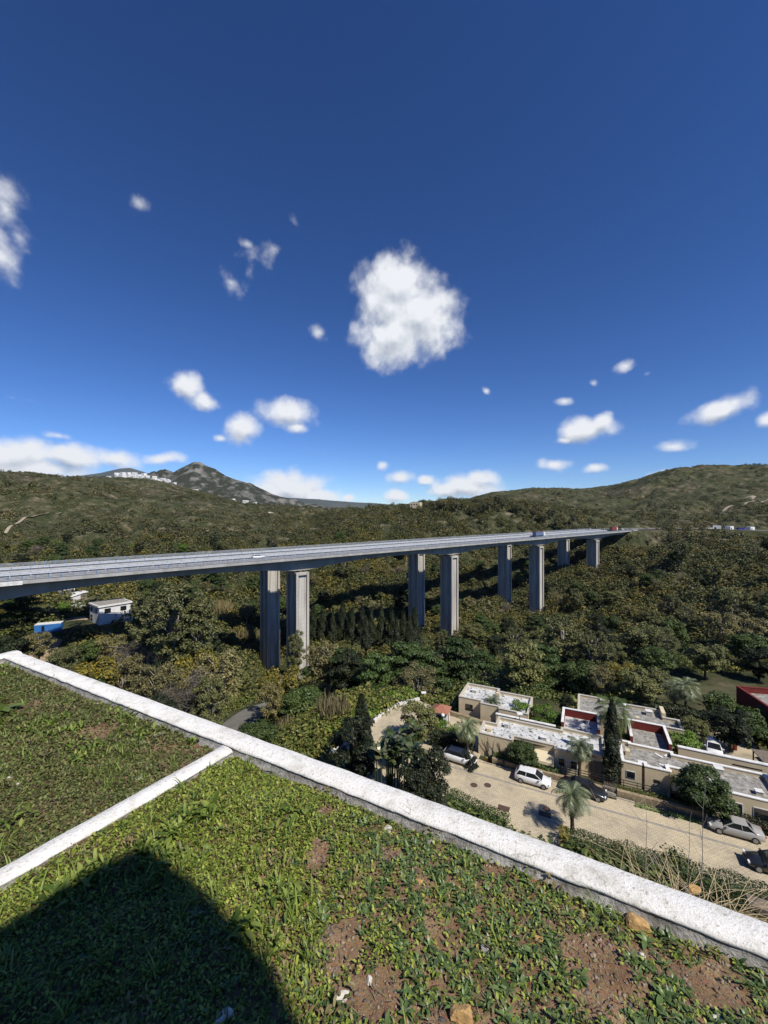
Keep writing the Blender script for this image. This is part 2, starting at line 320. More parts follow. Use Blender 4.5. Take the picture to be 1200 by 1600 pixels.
# ------------------------------------------------------------------ terrain
YW = R(26); UX = Vector((math.cos(YW), -math.sin(YW))); VX = Vector((math.sin(YW), math.cos(YW)))
O2 = Vector((17.6, 49.35)); ZS = -33.0
def loc(a, b, z=ZS): p = O2+UX*a+VX*b; return Vector((p.x, p.y, z))
P0 = Vector((-31.6,150.0)); BD = Vector((.757,.654)).normalized(); BN = Vector((BD.y,-BD.x)); SPAN = 85.1; SEP = 23.0
ZDECK = -16.4
def bridge(t, off, z=0): p = P0+BD*t+BN*off; return Vector((p.x, p.y, z))
CP = []
def cpp(*L):
    for px, py, Y in L: v = wp(px,py,Y); CP.append((v.x, v.y, v.z))
def cpx(*L): CP.extend(L)
cpx((-6,9,-12),(6,8,-12),(12,6,-15),(0,-15,-2.6),(-20,-15,-3),(20,-15,-4),(-30,10,-14),(-15,12,-15),(0,20,-21),(12,15,-21),(20,12,-22),(20,22,-28),(35,15,-27),(40,-10,-18),(-40,-10,-8),(-60,30,-22),(60,10,-24),(60,-40,-10),(0,-60,5),(-80,-60,0),
    (0,36,-30),(-12,38,-30),(-25,45,-31),(-45,60,-34),(-20,62,-37),(-35,90,-42),(-70,90,-38),(-95,112,-37),(-112,126,-36.2),(-112,150,-36.5),(-98,146,-36),(-78,148,-41),(-70,130,-47),(-28,102,-48.5),(-5,103,-49),(-3,80,-42),(-50,110,-47),
    (-31.6,150,-62),(-48,168,-63),(-10,125,-56),(15,110,-55),(32.8,206,-62),(16,226,-63),(97,261,-60),(84,282,-58),(160,317,-44),(150,338,-43),(222,369,-19),(205,385,-18),(250,372,-18),
    (60,100,-46),(110,130,-44),(50,150,-57),(70,190,-62),(125,200,-50),(180,220,-42),(160,160,-38),(250,320,-22),(300,380,-17),(230,250,-32),(337,450,-17),(400,430,-18),(260,180,-25),
    (0,75,-37),(20,82,-41),(45,85,-38),(75,85,-34.5),(90,70,-34),(100,100,-38),(70,50,-33),(60,25,-30),(-10,55,-34.5),
    (-160,140,-30),(-200,190,-24),(-96,94,-38),(-140,100,-30),(-150,60,-25))
cpp((-300,850,260),(0,860,280),(100,835,360),(200,850,290),(300,860,280),(300,805,430),(200,800,430),(100,780,440),(0,772,420),(0,745,520),(-150,742,520),(-400,745,500),(100,756,540),(200,776,570),(280,786,570),(350,790,570),(420,803,560),(470,817,500),(450,855,340),(500,838,420),(380,860,290),(330,900,230),(250,905,220),(400,880,260),
    (40,742,900),(120,752,900),(165,752,900),(215,747,930),(265,758,920),(340,778,950),(400,793,950),(460,797,950),(510,801,900),(170,775,1300),(300,785,1400),(500,797,1400),
    (550,796,560),(600,794,500),(650,790,480),(720,790,460),(790,793,440),(850,806,420),(900,820,410),(950,828,400),(600,832,360),(700,850,330),(540,870,280),(600,920,240),(560,840,340),(740,890,310),(790,875,330),(830,850,370),(680,815,400),(880,845,390),
    (620,800,900),(700,790,900),(780,771,1000),(830,764,1050),(900,765,1050),(940,770,950),(985,759,900),(1020,746,880),(1060,734,880),(1110,730,880),(1170,728,880),(1215,729,880),(1300,729,880),(1400,733,870),(1700,738,860),(800,790,700),(900,795,650),(1000,790,680),(1100,780,660),(1200,775,650),(950,812,520),(1050,812,520),(1150,812,520),(1300,800,520),(1500,790,500),(1150,760,760),(1050,770,760),(1200,840,380),(1350,850,300),
    (800,790,1600),(1000,790,1600),(1200,780,1600),(1500,780,1600),(0,775,1600),(-400,770,1500),(600,800,1500))
CP = np.array(CP)
def _pc(x, y):
    r = np.sqrt(x*x+y*y)+6; return np.stack([np.arctan2(x, y)*1.6, np.log(r)], -1)
_C = _pc(CP[:,0], CP[:,1]); _d = np.linalg.norm(_C[:,None]-_C[None], axis=-1)
def _phi(d): return np.where(d > 1e-9, d*d*np.log(np.maximum(d,1e-9)), 0)*.35 + d*-.25
_A = _phi(_d)+np.eye(len(CP))*-.004; _P = np.concatenate([np.ones((len(CP),1)), _C], 1)
# value is height / (r^.5) to keep far relief from swamping near relief
_w = np.sqrt(np.hypot(CP[:,0],CP[:,1])+20)
_K = np.block([[_A,_P],[_P.T,np.zeros((3,3))]]); _sol = np.linalg.solve(_K, np.concatenate([CP[:,2]/_w, np.zeros(3)]))
def seg_d(x, y, pts):
    best = np.full(np.shape(x), 1e9); zz = np.zeros(np.shape(x))
    for (x0,y0,z0),(x1,y1,z1) in zip(pts[:-1], pts[1:]):
        dx, dy = x1-x0, y1-y0; t = np.clip(((x-x0)*dx+(y-y0)*dy)/(dx*dx+dy*dy), 0, 1)
        d = np.hypot(x-x0-t*dx, y-y0-t*dy); m = d < best; best = np.where(m, d, best); zz = np.where(m, z0+t*(z1-z0), zz)
    return best, zz
DIRT = [tuple(wp(*q)) for q in ((150,964,138),(125,967,134),(108,978,128),(88,991,121),(70,1013,113),(55,1045,103))]
LOWROAD = [tuple(wp(*q)) for q in ((330,1175,72),(362,1140,84),(400,1112,96),(440,1103,102),(500,1100,104),(545,1103,103),(590,1112,99),(620,1118,96))]
HILLROAD = [tuple(wp(*q)) for q in ((420,801,620),(440,808,590),(470,818,560),(497,821,540),(485,829,500),(470,835,470))]
ROADR = [tuple(bridge(330,-11,ZDECK-.1)), tuple(bridge(360,-11,ZDECK-.1)), tuple(wp(1090,826,430)), tuple(wp(1180,829,430)), tuple(wp(1300,830,440))]
def H(x, y):
    x = np.asarray(x, dtype=float); y = np.asarray(y, dtype=float); sh = x.shape; xf = x.ravel(); yf = y.ravel(); out = np.empty(len(xf))
    for i in range(0, len(xf), 20000):
        q = _pc(xf[i:i+20000], yf[i:i+20000]); d = np.linalg.norm(q[:,None]-_C[None], axis=-1)
        out[i:i+20000] = _phi(d)@_sol[:len(CP)]+_sol[len(CP)]+q@_sol[len(CP)+1:]
    r = np.hypot(xf, yf); out *= np.sqrt(r+20)
    out += fbm(xf, yf, 90, 5, 3, .5)*np.clip((r-120)/300,0,1)*5.5*np.clip(1.4-r/2500,.4,1) + fbm(xf, yf, 14, 4, 9)*np.clip((r-60)/100,0,1)*1.3
    gl = 1-np.abs(fbm(xf*.8+yf*.35, yf*.8-xf*.35, 120, 3, 44))*3.2; out -= np.clip(gl,0,1)**2*13*np.clip((r-210)/200,0,1)*np.clip(1.5-r/1400,0,1); gl = 1-np.abs(fbm(xf, yf, 45, 3, 45))*3.4; out -= np.clip(gl,0,1)**2*4.5*np.clip((r-180)/150,0,1)
    z = out+np.clip((r-260)/250,0,1)*3.2
    # site platform
    a = (xf-O2.x)*UX.x+(yf-O2.y)*UX.y; b = (xf-O2.x)*VX.x+(yf-O2.y)*VX.y
    dx = np.maximum(np.maximum(-13-a, a-38), 0); dy = np.maximum(np.maximum(-10-b, b-25), 0); d = np.hypot(dx, dy)
    z = z*sstep(0,9,d)+(ZS-.12)*(1-sstep(0,9,d))
    # lawn at the back right, west spur of the drive
    d = np.hypot(xf-75, yf-76); k = sstep(22,36,d); z = z*k+(-34.4)*(1-k)
    d = np.hypot((xf+1), (yf-60)*.8); k = sstep(11,18,d); z = z*k+(ZS-.12)*(1-k)
    for pts, w in ((DIRT,4),(LOWROAD,4.5),(HILLROAD,4),(ROADR,20)):
        d, zz = seg_d(xf, yf, pts); k = sstep(w, w+9, d); z = z*k+(zz-.12)*(1-k)
    # village terrace of the white house
    d = np.hypot(xf+90, yf-134); k = sstep(9,18,d); z = z*k+(-35.0)*(1-k)
    return z.reshape(sh)
def h1(x, y): return float(H(np.array([x]), np.array([y]))[0])
def build_terrain():
    az = np.concatenate([np.linspace(-180,-62,60,endpoint=False), np.linspace(-62,62,560), np.linspace(62,180,61)[1:-1]])
    r = np.concatenate([[4.5], np.geomspace(7, 60, 60, endpoint=False), np.geomspace(60, 1500, 430), np.geomspace(1700, 16000, 16)])
    A, Rr = np.meshgrid(np.radians(az), r); X = np.sin(A)*Rr; Y = np.cos(A)*Rr
    Z = H(np.where(Rr > 1500, X*1500/Rr, X), np.where(Rr > 1500, Y*1500/Rr, Y)); far = Rr > 1500
    Z = np.where(far, Z*np.clip(1-(Rr-1500)/4000,0,1)-20*np.clip((Rr-1500)/2000,0,1), Z)
    near = Rr < 7; Z = np.where(near, np.minimum(Z, -4), Z)
    na = len(az); nr = len(r); V = np.stack([X,Y,Z],-1).reshape(-1,3)
    i, j = np.meshgrid(np.arange(nr-1), np.arange(na), indexing='ij'); j2 = (j+1)%na
    Fq = np.stack([i*na+j, i*na+j2, (i+1)*na+j2, (i+1)*na+j], -1).reshape(-1,4)
    V = np.vstack([V, [[0,0,-6]]]); o = npmesh('ground', V, Fq[:,::-1], mt['terrain'], smooth=True)
    return tag(o, 'scrub covered valley floor and hillsides running back from the terrace wall', 'ground', kind='structure')
build_terrain()
def ridge(name, prof, Y0, depth, mat, label, seed, rough, n=260, m=60, base=-60):
    """a mountain: silhouette heights at distance Y0, real depth behind and in front"""
    px = np.array([p[0] for p in prof]); py = np.array([p[1] for p in prof]); pxx = np.linspace(px[0], px[-1], n)
    top = np.interp(pxx, px, (800-py)/F*Y0); xs = (pxx-600)/F*Y0
    v = np.linspace(-1,1,m); VV, XX = np.meshgrid(v, xs, indexing='ij'); TT = np.repeat(top[None], m, 0)
    prof_ = np.where(VV < 0, (1-np.abs(VV))**1.0, (1-np.abs(VV))**1.3)
    Yg = Y0+VV*depth; edge = np.minimum(sstep(px[0],px[0]+60,pxx), 1-sstep(px[-1]-60,px[-1],pxx))[None]
    Z = base+(TT-base)*prof_*(.6+.4*edge) + fbm(XX, Yg, depth*.35, 6, seed, .6)*rough*(1-.75*(np.abs(VV) < .06))
    V = np.stack([XX, Yg, Z], -1).reshape(-1,3); i, j = np.meshgrid(np.arange(m-1), np.arange(n-1), indexing='ij')
    Fq = np.stack([i*n+j, i*n+j+1, (i+1)*n+j+1, (i+1)*n+j], -1).reshape(-1,4)
    return tag(npmesh(name, V, Fq, mat, smooth=False), label, 'mountain', kind='structure')
RG = dict(n=420, m=130)
mt['rock'] = M('rocky_mountain', (.030,.034,.022), (.20,.19,.17), .022, .95, det=14, bs=1, bd=10, lo=.47, hi=.66)
mt['farrock'] = M('far_mountain', (.045,.055,.05), (.07,.08,.07), .001, .95, det=8)
ridge('rocky_peak', [(100,790),(150,765),(200,755),(230,745),(258,733),(272,738),(280,733),(293,726),(303,721),(314,721),(323,727),(336,732),(352,744),(390,756),(430,774),(480,787),(540,793),(620,797)], 2100, 520, mt['rock'], 'grey rocky peak rising behind the hilltop village', 5, 44, **RG)
ridge('mountain', [(-200,738),(-60,744),(30,741),(60,745),(120,743),(160,738),(190,731),(205,730),(230,738),(260,746),(330,765),(420,775),(520,782),(600,788),(700,792)], 7500, 1800, mt['farrock'], 'distant blue mountain range under the clouds', 8, 60)
ridge('mountain', [(1100,800),(1200,790),(1400,770),(1700,770)], 5000, 1200, mt['farrock'], 'distant ridge beyond the right hill', 12, 30)
def ribbon(name, pts, w, mat, label, cat, lift=.06, n=60):
    P = [Vector(p) for p in pts]; T = np.linspace(0, len(P)-1, n); vs = []
    def cr(t):
        i = min(int(t), len(P)-2); f = t-i; p0 = P[max(i-1,0)]; p1 = P[i]; p2 = P[i+1]; p3 = P[min(i+2,len(P)-1)]
        return .5*((2*p1)+(p2-p0)*f+(2*p0-5*p1+4*p2-p3)*f*f+(3*p1-p0-3*p2+p3)*f**3)
    for t in T:
        c = cr(t); d = cr(min(t+.02,len(P)-1))-cr(max(t-.02,0)); d.z = 0; s = Vector((d.y,-d.x,0)).normalized()*w/2
        for k in (-1,-.5,0,.5,1):
            q = c+s*k; vs.append((q.x, q.y, q.z+lift))
    m = 5; fs = [(i*m+k, i*m+k+1, (i+1)*m+k+1, (i+1)*m+k) for i in range(n-1) for k in range(m-1)]
    o = npmesh(name, vs, fs, mat); return tag(o, label, cat, kind='structure')
mt['dirt'] = M('dirt_track', (.34,.25,.15), (.26,.19,.115), .4, .95, det=6)
mt['palepath'] = M('pale_track', (.33,.28,.20), (.24,.20,.145), .3, .95)
mt['hilltrack'] = M('hill_track', (.50,.45,.36), (.42,.37,.29), .3, .95)
mt['oldasph'] = M('old_asphalt', (.17,.16,.14), (.12,.115,.10), .3, .95, det=7)
ribbon('path', DIRT, 6, mt['dirt'], 'sandy track curving down beside the blue container', 'dirt track')
ribbon('road', LOWROAD, 6.5, mt['oldasph'], 'grey asphalt lane among the trees below the terrace', 'road')
ribbon('path', HILLROAD, 8, mt['hilltrack'], 'pale track climbing the far hillside', 'track', lift=1.0)
# drive and street of the houses
def poly_sheet(name, pts, mat, z, label, cat):
    bm = bmesh.new(); vs = [bm.verts.new((p.x, p.y, z)) for p in pts]; f = bm.faces.new(vs)
    if f.normal.z < 0: f.normal_flip()
    bmesh.ops.triangulate(bm, faces=bm.faces[:]); me = bpy.data.meshes.new(name); bm.to_mesh(me); bm.free(); me.materials.append(mat)
    return tag(link(bpy.data.objects.new(name, me)), label, cat, kind='structure')
drive = [onz(520,1190,ZS),onz(556,1152,ZS),onz(590,1126,ZS),onz(604,1113,ZS),onz(622,1103,ZS),onz(655,1095,ZS),loc(-12.6,12.9),loc(-6,11.6),loc(2.2,11.4),loc(2.2,10.9),loc(-6.6,10.6),loc(-6.8,2.6),loc(-5,2.2),
         loc(9,2.0),loc(17,2.0),loc(30,3.0),loc(38,3.0),loc(38,-5.9),loc(4,-6.6),loc(3.2,-9.4),loc(-1.4,-9.4),loc(-1.6,-7.2),loc(-8,-6.0),onz(650,1260,ZS),onz(560,1245,ZS)]
poly_sheet('street', drive, mt['paving'], ZS+.05, 'beige block paved street running past the parked cars', 'street')
poly_sheet('street', [loc(18.8,13.2),loc(27,13.2),loc(28,30),loc(17,31),loc(14,26),loc(18.9,24)], mt['paving'], ZS+.05, 'paved lane behind the houses where the white car faces us', 'street')
mt['lawn'] = M('lawn', (.085,.078,.036), (.055,.056,.025), .3, .95)
poly_sheet('lawn', [Vector(p) for p in ((57,72,0),(66,72,0),(84,68,0),(84,79,0),(59,81,0))], mt['lawn'], -34.3, 'grass court behind the two tall palms', 'lawn')
mt['drain'] = M('drain_stone', (.30,.28,.24), (.22,.20,.17), 3, .9)
b = MB(); b.add([loc(-12,-.75,ZS+.058),loc(36,-.75,ZS+.058),loc(36,-.45,ZS+.058),loc(-12,-.45,ZS+.058)],[(0,1,2,3)]); tag(b.build('gutter', mt['drain']), 'thin grey drainage line along the street', 'gutter', kind='structure')
mt['manhole'] = M('manhole_iron', (.10,.06,.045), (.07,.045,.035), 6, .7)
for (a,bb,lb) in ((-6.1,-2.9,'round manhole cover left of its twin'),(-4.6,-2.2,'round manhole cover right of its twin'),(2.1,-3.3,'round manhole cover beside the palm shadow')):
    m_ = MB(); c = loc(a,bb,0); m_.prism([(c.x+.42*math.cos(t*PI/9), c.y+.42*math.sin(t*PI/9)) for t in range(18)], ZS+.04, ZS+.07); tag(m_.build('manhole_cover', mt['manhole']), lb, 'manhole cover')
for (a,bb,lb) in ((-2.2,-5.3,'square drain cover near the hedge end'),(2.0,-4.25,'square drain cover just below the round one')):
    m_ = MB(); m_.prism([tuple(loc(a+i*.62,bb+j*.42).xy) for i,j in ((-1,-1),(1,-1),(1,1),(-1,1))], ZS+.04, ZS+.07); tag(m_.build('drain_cover', mt['manhole']), lb, 'drain cover')
# ------------------------------------------------------------------ viaducts
def rail(mb, off, z, t0, t1, h=1.0, mi_post=1, mi_rail=0, step=2.4, bars=(.35,.68,.98)):
    n = int((t1-t0)/step)
    for i in range(n+1):
        p = bridge(t0+i*step, off, z); mb.obox(p-Vector((0,0,.02)), p+Vector((0,0,h)), .14, .16, mi_post)
    for k, b in enumerate(bars):
        a = bridge(t0, off, z+b); c = bridge(t1, off, z+b); mb.obox(a, c, .07, .09, mi_rail)
def wbeam(mb, off, z, t0, t1):
    a = bridge(t0, off, z+.55); c = bridge(t1, off, z+.55); mb.obox(a, c, .10, .26, 0)
    a = bridge(t0, off, z+.98); c = bridge(t1, off, z+.98); mb.obox(a, c, .10, .12, 0)
    for i in range(int((t1-t0)/4.0)): p = bridge(t0+i*4.0, off, z); mb.obox(p, p+Vector((0,0,1.0)), .12, .14, 1)
PIERZ = {(0,0):-63,(0,1):-62,(0,2):-64,(0,3):-45,(0,-1):-40,(1,0):-66,(1,1):-66,(1,2):-61,(1,3):-46,(1,-1):-40}
def soffit(t, piers=range(-2,5)):
    u = (t/SPAN)%1.0; e = abs(2*u-1); return ZDECK-(2.5+2.5*e**2.2)
def make_viaduct(idx, c, t0, t1, label):
    root = empty('viaduct', bridge(0,c,ZDECK), 0, label, 'viaduct', 'the two parallel viaducts')
    M_ = Matrix.Translation(root.location).inverted()
    def fin(o): o.data.transform(M_); o.parent = root; return o
    # box girder with haunches
    ts = np.linspace(t0, t1, 90); mb = MB(); prev = None
    sec = [(-6.0,0),(-6.0,-.45),(-3.4,-.95),(-2.9,None),(2.9,None),(3.4,-.95),(6.0,-.45),(6.0,0)]
    vs = []
    for t in ts:
        s = soffit(t)
        for o_, z_ in sec:
            p = bridge(t, c+o_, s if z_ is None else ZDECK+z_); vs.append(p)
    k = len(sec); fs = [(i*k+j, (i+1)*k+j, (i+1)*k+(j+1)%k, i*k+(j+1)%k) for i in range(len(ts)-1) for j in range(k)]
    mb.add(vs, fs); mb.add(vs[:k], [tuple(range(k))]); mb.add(vs[-k:], [tuple(range(k))[::-1]])
    fin(mb.build('girder', mt['conc']))
    mb = MB()
    for sgn in (-1,1):
        a = [bridge(t0, c+sgn*o_, ZDECK+z_) for o_, z_ in ((5.45,.004),(6.12,.004),(6.12,-.55),(6.003,-.55),(6.003,.0))]
        for (o0,o1,z0,z1) in ((5.5,6.12,.002,.28),(6.004,6.12,-.5,.0)):
            q = [bridge(t, c+sgn*o_, ZDECK+z_) for t in (t0,t1) for o_, z_ in ((o0,z0),(o1,z0),(o1,z1),(o0,z1))]
            mb.add(q, [(0,1,2,3),(7,6,5,4),(0,4,5,1),(1,5,6,2),(2,6,7,3),(3,7,4,0)])
    fin(mb.build('kerb', mt['kerbconc']))
    q = [bridge(t, c+o_, ZDECK+.012) for t in (t0,t1) for o_ in (-5.49,5.49)]
    fin(MB().add(q, [(0,1,3,2)]).build('carriageway', mt['asph']))
    mb = MB()
    for o_ in (-4.0,3.6): mb.add([bridge(t, c+o_+w, ZDECK+.018) for t in (t0,t1) for w in (-.08,.08)], [(0,1,3,2)])
    t = t0
    while t < t1-5: mb.add([bridge(tt, c+w, ZDECK+.018) for tt in (t,t+4) for w in (-.08,.08)], [(0,1,3,2)]); t += 12
    fin(mb.build('lane_marking', mt['line']))
    for sgn in (1,-1):
        mb = MB(); outer = (sgn == 1) == (idx == 0)
        if outer: rail(mb, c+sgn*5.8, ZDECK+.27, t0, t1, 1.05)
        else: wbeam(mb, c+sgn*5.8, ZDECK+.27, t0, t1)
        fin(mb.build('guard_rail', [mt['steel'], mt['bluerail']]))
        if not outer: mb = MB(); wbeam(mb, c+sgn*5.1, ZDECK+.01, t0, t1); fin(mb.build('crash_barrier', [mt['steel'], mt['steel']]))
    for n in (-1,0,1,2,3):
        zb = PIERZ[(idx,n)]; t = n*SPAN; top = soffit(t)-.02; hw, hd = 3.7, 2.6     # half width across (N), half depth along (D)
        # plan outline with recesses on all four faces
        pl = [(hw,hd),(hw,1.7),(hw-.75,1.7),(hw-.75,-1.7),(hw,-1.7),(hw,-hd),(2.9,-hd),(2.9,-hd+.8),(1.0,-hd+.8),(1.0,-hd+.1),(-1.0,-hd+.1),(-1.0,-hd+.8),(-2.9,-hd+.8),(-2.9,-hd),(-hw,-hd),(-hw,-1.7),(-hw+.75,-1.7),(-hw+.75,1.7),(-hw,1.7),(-hw,hd),(-2.7,hd),(-2.7,hd-.55),(2.7,hd-.55),(2.7,hd)]
        P_ = [bridge(t+b_, c+a_) for a_, b_ in pl]; mb = MB(); zc = top-1.3
        mb.prism([(p.x,p.y) for p in P_][::-1], zb-6, zc)
        q = [bridge(t+b_, c+a_) for a_, b_ in ((hw+.02,hd+.02),(hw+.02,-hd-.02),(-hw-.02,-hd-.02),(-hw-.02,hd+.02))]
        mb.prism([(p.x,p.y) for p in q][::-1], zc+.003, top-.35)
        for o_ in (-1.8,1.8):
            q = [bridge(t+b_, c+a_+o_) for a_, b_ in ((.5,.5),(.5,-.5),(-.5,-.5),(-.5,.5))]; mb.prism([(p.x,p.y) for p in q][::-1], top-.34, top+.05)
        q = [bridge(t+b_, c+a_) for a_, b_ in ((hw+1,hd+1),(hw+1,-hd-1),(-hw-1,-hd-1),(-hw-1,hd+1))]; mb.prism([(p.x,p.y) for p in q][::-1], zb-8, zb+.4)
        fin(mb.build('pier', mt['pier']))
    return root
def pier_mat():
    m, nt, p = nodemat('pier_concrete'); tc = nt.nodes.new('ShaderNodeTexCoord'); sp = nt.nodes.new('ShaderNodeSeparateXYZ'); nt.links.new(tc.outputs['Object'], sp.inputs[0])
    n = noise(nt, .25, 7, .6, stretch=(1,1,.25)); c = ramp(nt, n, [(.3,(.56,.535,.48)),(.7,(.38,.355,.31))])
    c = mixc(nt, 1.0, c, ramp(nt, noise(nt, 1.6, 5, .7, stretch=(1,1,.035)), [(.35,(.62,.60,.57)),(.55,(1,1,1))]), 'MULTIPLY'); w = nt.nodes.new('ShaderNodeMath'); w.operation = 'FRACT'; mm = nt.nodes.new('ShaderNodeMath'); mm.operation = 'MULTIPLY'; mm.inputs[1].default_value = 1/1.5
    nt.links.new(sp.outputs[2], mm.inputs[0]); nt.links.new(mm.outputs[0], w.inputs[0])
    c = mixc(nt, 1.0, c, ramp(nt, w.outputs[0], [(.0,(.72,.72,.72)),(.07,(1,1,1)),(.95,(1,1,1))]), 'MULTIPLY')
    nt.links.new(c, p.inputs['Base Color']); p.inputs['Roughness'].default_value = .9; bump(nt, p, n, .3, .05); return m
mt['pier'] = pier_mat()
make_viaduct(0, 0, -150, 335, 'nearer grey concrete road viaduct on tall ribbed piers crossing the valley')
make_viaduct(1, -SEP, -150, 342, 'farther grey concrete road viaduct running parallel behind the nearer one')
# solid light kerb piece at the expansion joint
b = MB(); b.add([bridge(t, o_, z_) for t in (-150,-75.5) for o_, z_ in ((6.125,ZDECK-.62),(6.3,ZDECK-.62),(6.3,ZDECK+.3),(6.125,ZDECK+.3))], [(0,1,2,3),(7,6,5,4),(0,4,5,1),(1,5,6,2),(2,6,7,3),(3,7,4,0)])
tag(b.build('kerb_block', mt['capwhite']), 'pale concrete edge beam on the left end of the nearer viaduct', 'edge beam')
# road past the abutment
e0 = bridge(333,0,ZDECK+.02); rd = [bridge(330,-11,ZDECK-.1), bridge(360,-11,ZDECK-.1), wp(1090,826,430), wp(1180,829,430), wp(1300,830,440)]
ribbon('road', rd, 32, mt['oldasph'], 'grey motorway running on from the viaduct to the toll buildings', 'road', lift=.3)
# ------------------------------------------------------------------ vehicles
def wheel(root, x, y, r=.32, w=.22):
    t = MB(); t.tube([(x,y-w/2,r),(x,y+w/2,r)], r, 16, sm=False); o = t.build('wheel', mt['rubber'], root)
    s = 1 if y > 0 else -1
    q = MB(); q.tube([(x,y+s*(w/2+.001),r),(x,y+s*(w/2+.015),r)], r*.66, 12, sm=False); q.build('rim', mt['alloy'], o)
def make_car(name, label, paintm, L=4.3, W_=1.8, Hh=1.46, kind='hatch', roofm=None):
    root = empty(name, (0,0,0), 0, label, 'car')
    hl = L/2; wb = L*.30
    # x stations: rear -> front: (x, z low, z belt/top of body, half width)
    if kind == 'sedan': st = [(-hl,.42,.80,.62),(-hl+.10,.30,.98,.80),(-hl+.9,.22,1.02,.90),(-.6,.20,.95,.90),(.9,.20,.93,.90),(hl-.95,.22,.84,.88),(hl-.25,.26,.68,.80),(hl,.36,.55,.60)]
    elif kind == 'suv': st = [(-hl,.45,.92,.68),(-hl+.10,.34,1.08,.84),(-hl+.8,.28,1.08,.92),(-.5,.26,1.05,.92),(.9,.26,1.02,.92),(hl-.9,.28,.95,.90),(hl-.25,.32,.80,.82),(hl,.42,.62,.64)]
    else: st = [(-hl,.42,.85,.66),(-hl+.08,.30,.98,.82),(-hl+.7,.22,.98,.90),(-.5,.20,.95,.90),(.8,.20,.93,.90),(hl-.95,.22,.86,.88),(hl-.25,.26,.72,.80),(hl,.36,.56,.60)]
    vs = []; K = 10
    for x, zl, zt, w in st:
        w *= W_/1.8; zm = (zl+zt)/2
        ring = [(-w*.86,zl),(-w*.99,zl+.10),(-w,zm),(-w*.97,zt-.08),(-w*.84,zt),(w*.84,zt),(w*.97,zt-.08),(w,zm),(w*.99,zl+.10),(w*.86,zl)]
        vs += [(x,a,z) for a,z in ring]
    fs = [(i*K+j,(i+1)*K+j,(i+1)*K+(j+1)%K,i*K+(j+1)%K) for i in range(len(st)-1) for j in range(K)]
    b = MB(); b.add(vs, fs, 0, True); b.add(vs[:K],[tuple(range(K))]); b.add(vs[-K:],[tuple(range(K))[::-1]]); b.build('body', paintm, root)
    zb = .93 if kind != 'suv' else 1.03
    if kind == 'sedan': bx = (-hl+.75, 1.05); tx = (-hl+1.35, .25)
    elif kind == 'suv': bx = (-hl+.12, 1.15); tx = (-hl+.75, .35)
    else: bx = (-hl+.12, 1.10); tx = (-hl+.50, .30)
    wb_, wt = W_/2*.90, W_/2*.70
    b = MB(); b.add([(bx[0],-wb_,zb),(bx[1],-wb_*.94,zb),(bx[1],wb_*.94,zb),(bx[0],wb_,zb),(tx[0],-wt,Hh-.05),(tx[1],-wt,Hh-.05),(tx[1],wt,Hh-.05),(tx[0],wt,Hh-.05)],
        [(0,1,5,4),(1,2,6,5),(2,3,7,6),(3,0,4,7),(4,5,6,7),(3,2,1,0)]); b.build('window', mt['glass'], root)
    b = MB(); x0, x1 = tx[0]-.04, tx[1]+.04; w = wt+.02; zz = Hh-.045
    b.add([(x0,-w,zz),(x1,-w,zz),(x1,w,zz),(x0,w,zz),(x0+.1,-w+.08,Hh),(x1-.12,-w+.08,Hh-.01),(x1-.12,w-.08,Hh-.01),(x0+.1,w-.08,Hh)], [(0,1,5,4),(1,2,6,5),(2,3,7,6),(3,0,4,7),(4,5,6,7),(3,2,1,0)], 0, False)
    for s in (-1,1):     # pillars
        b.obox((bx[0],s*(wb_+.003),zb),(tx[0],s*(wt+.012),Hh-.04),.16,.07); b.obox((bx[1],s*(wb_*.94+.003),zb),(tx[1],s*(wt+.012),Hh-.04),.06,.06)
        mx = (tx[0]+tx[1])/2; b.obox((mx-.1,s*(wb_*.97+.004),zb),(mx-.05,s*(wt+.014),Hh-.04),.05,.09)
    b.build('roof', roofm or paintm, root)
    for sx in (-wb-.05, wb+.05):
        for s in (-1,1): wheel(root, sx, s*(W_/2-.10))
    for s in (-1,1):
        q = MB(); q.box(hl-.24,hl-.10,s*.66*W_/1.8-.16,s*.66*W_/1.8+.16,.60,.73); q.build('headlight', mt['lamp'], root)
        q = MB(); q.box(-hl-.005,-hl+.12,s*.62*W_/1.8-.14,s*.62*W_/1.8+.14,.74,.90); q.build('tail_light', mt['tail'], root)
        q = MB(); q.box(bx[1]-.32,bx[1]-.16,s*(W_/2+.06)-.09,s*(W_/2+.06)+.09,zb+.02,zb+.14); q.build('mirror', paintm, root)
    q = MB(); q.box(hl-.03,hl+.012,-.36,.36,.40,.56); q.build('grille', mt['black'], root)
    return root
AZL = math.atan2(UX.y, UX.x)    # heading of +a
def place(o, a, b, head=0, z=ZS+.055): o.location = loc(a,b,z); o.rotation_euler = (0,0,AZL+head); return o
place(make_car('parked_car','white car with a black roof parked half under the dark tree',mt['pwhite'],4.4,1.85,1.5,'suv',mt['pblack']), -8.9, .95, R(-4))
place(make_car('parked_car','white hatchback with white roof parked along the front street',mt['pwhite'],4.15,1.78,1.46,'hatch'), .25, .75, R(-2))
place(make_car('parked_car','black car parked behind the front palm, ahead of the white hatchback',mt['pblack'],4.7,1.82,1.44,'sedan'), 5.9, 1.35, R(-5))
place(make_car('parked_car','silver saloon parked beneath the bushy tree at the street',mt['psilver'],4.6,1.78,1.45,'sedan'), 19.7, 1.45, PI)
place(make_car('parked_car','dark car cut by the right edge at the bottom of the street',mt['pblack'],4.5,1.8,1.45,'sedan'), 21.6, -2.6, PI)
place(make_car('parked_car','white car with glass roof facing us on the lane behind the garden wall',mt['pwhite'],4.4,1.82,1.5,'suv'), 21.8, 18.2, R(-98))
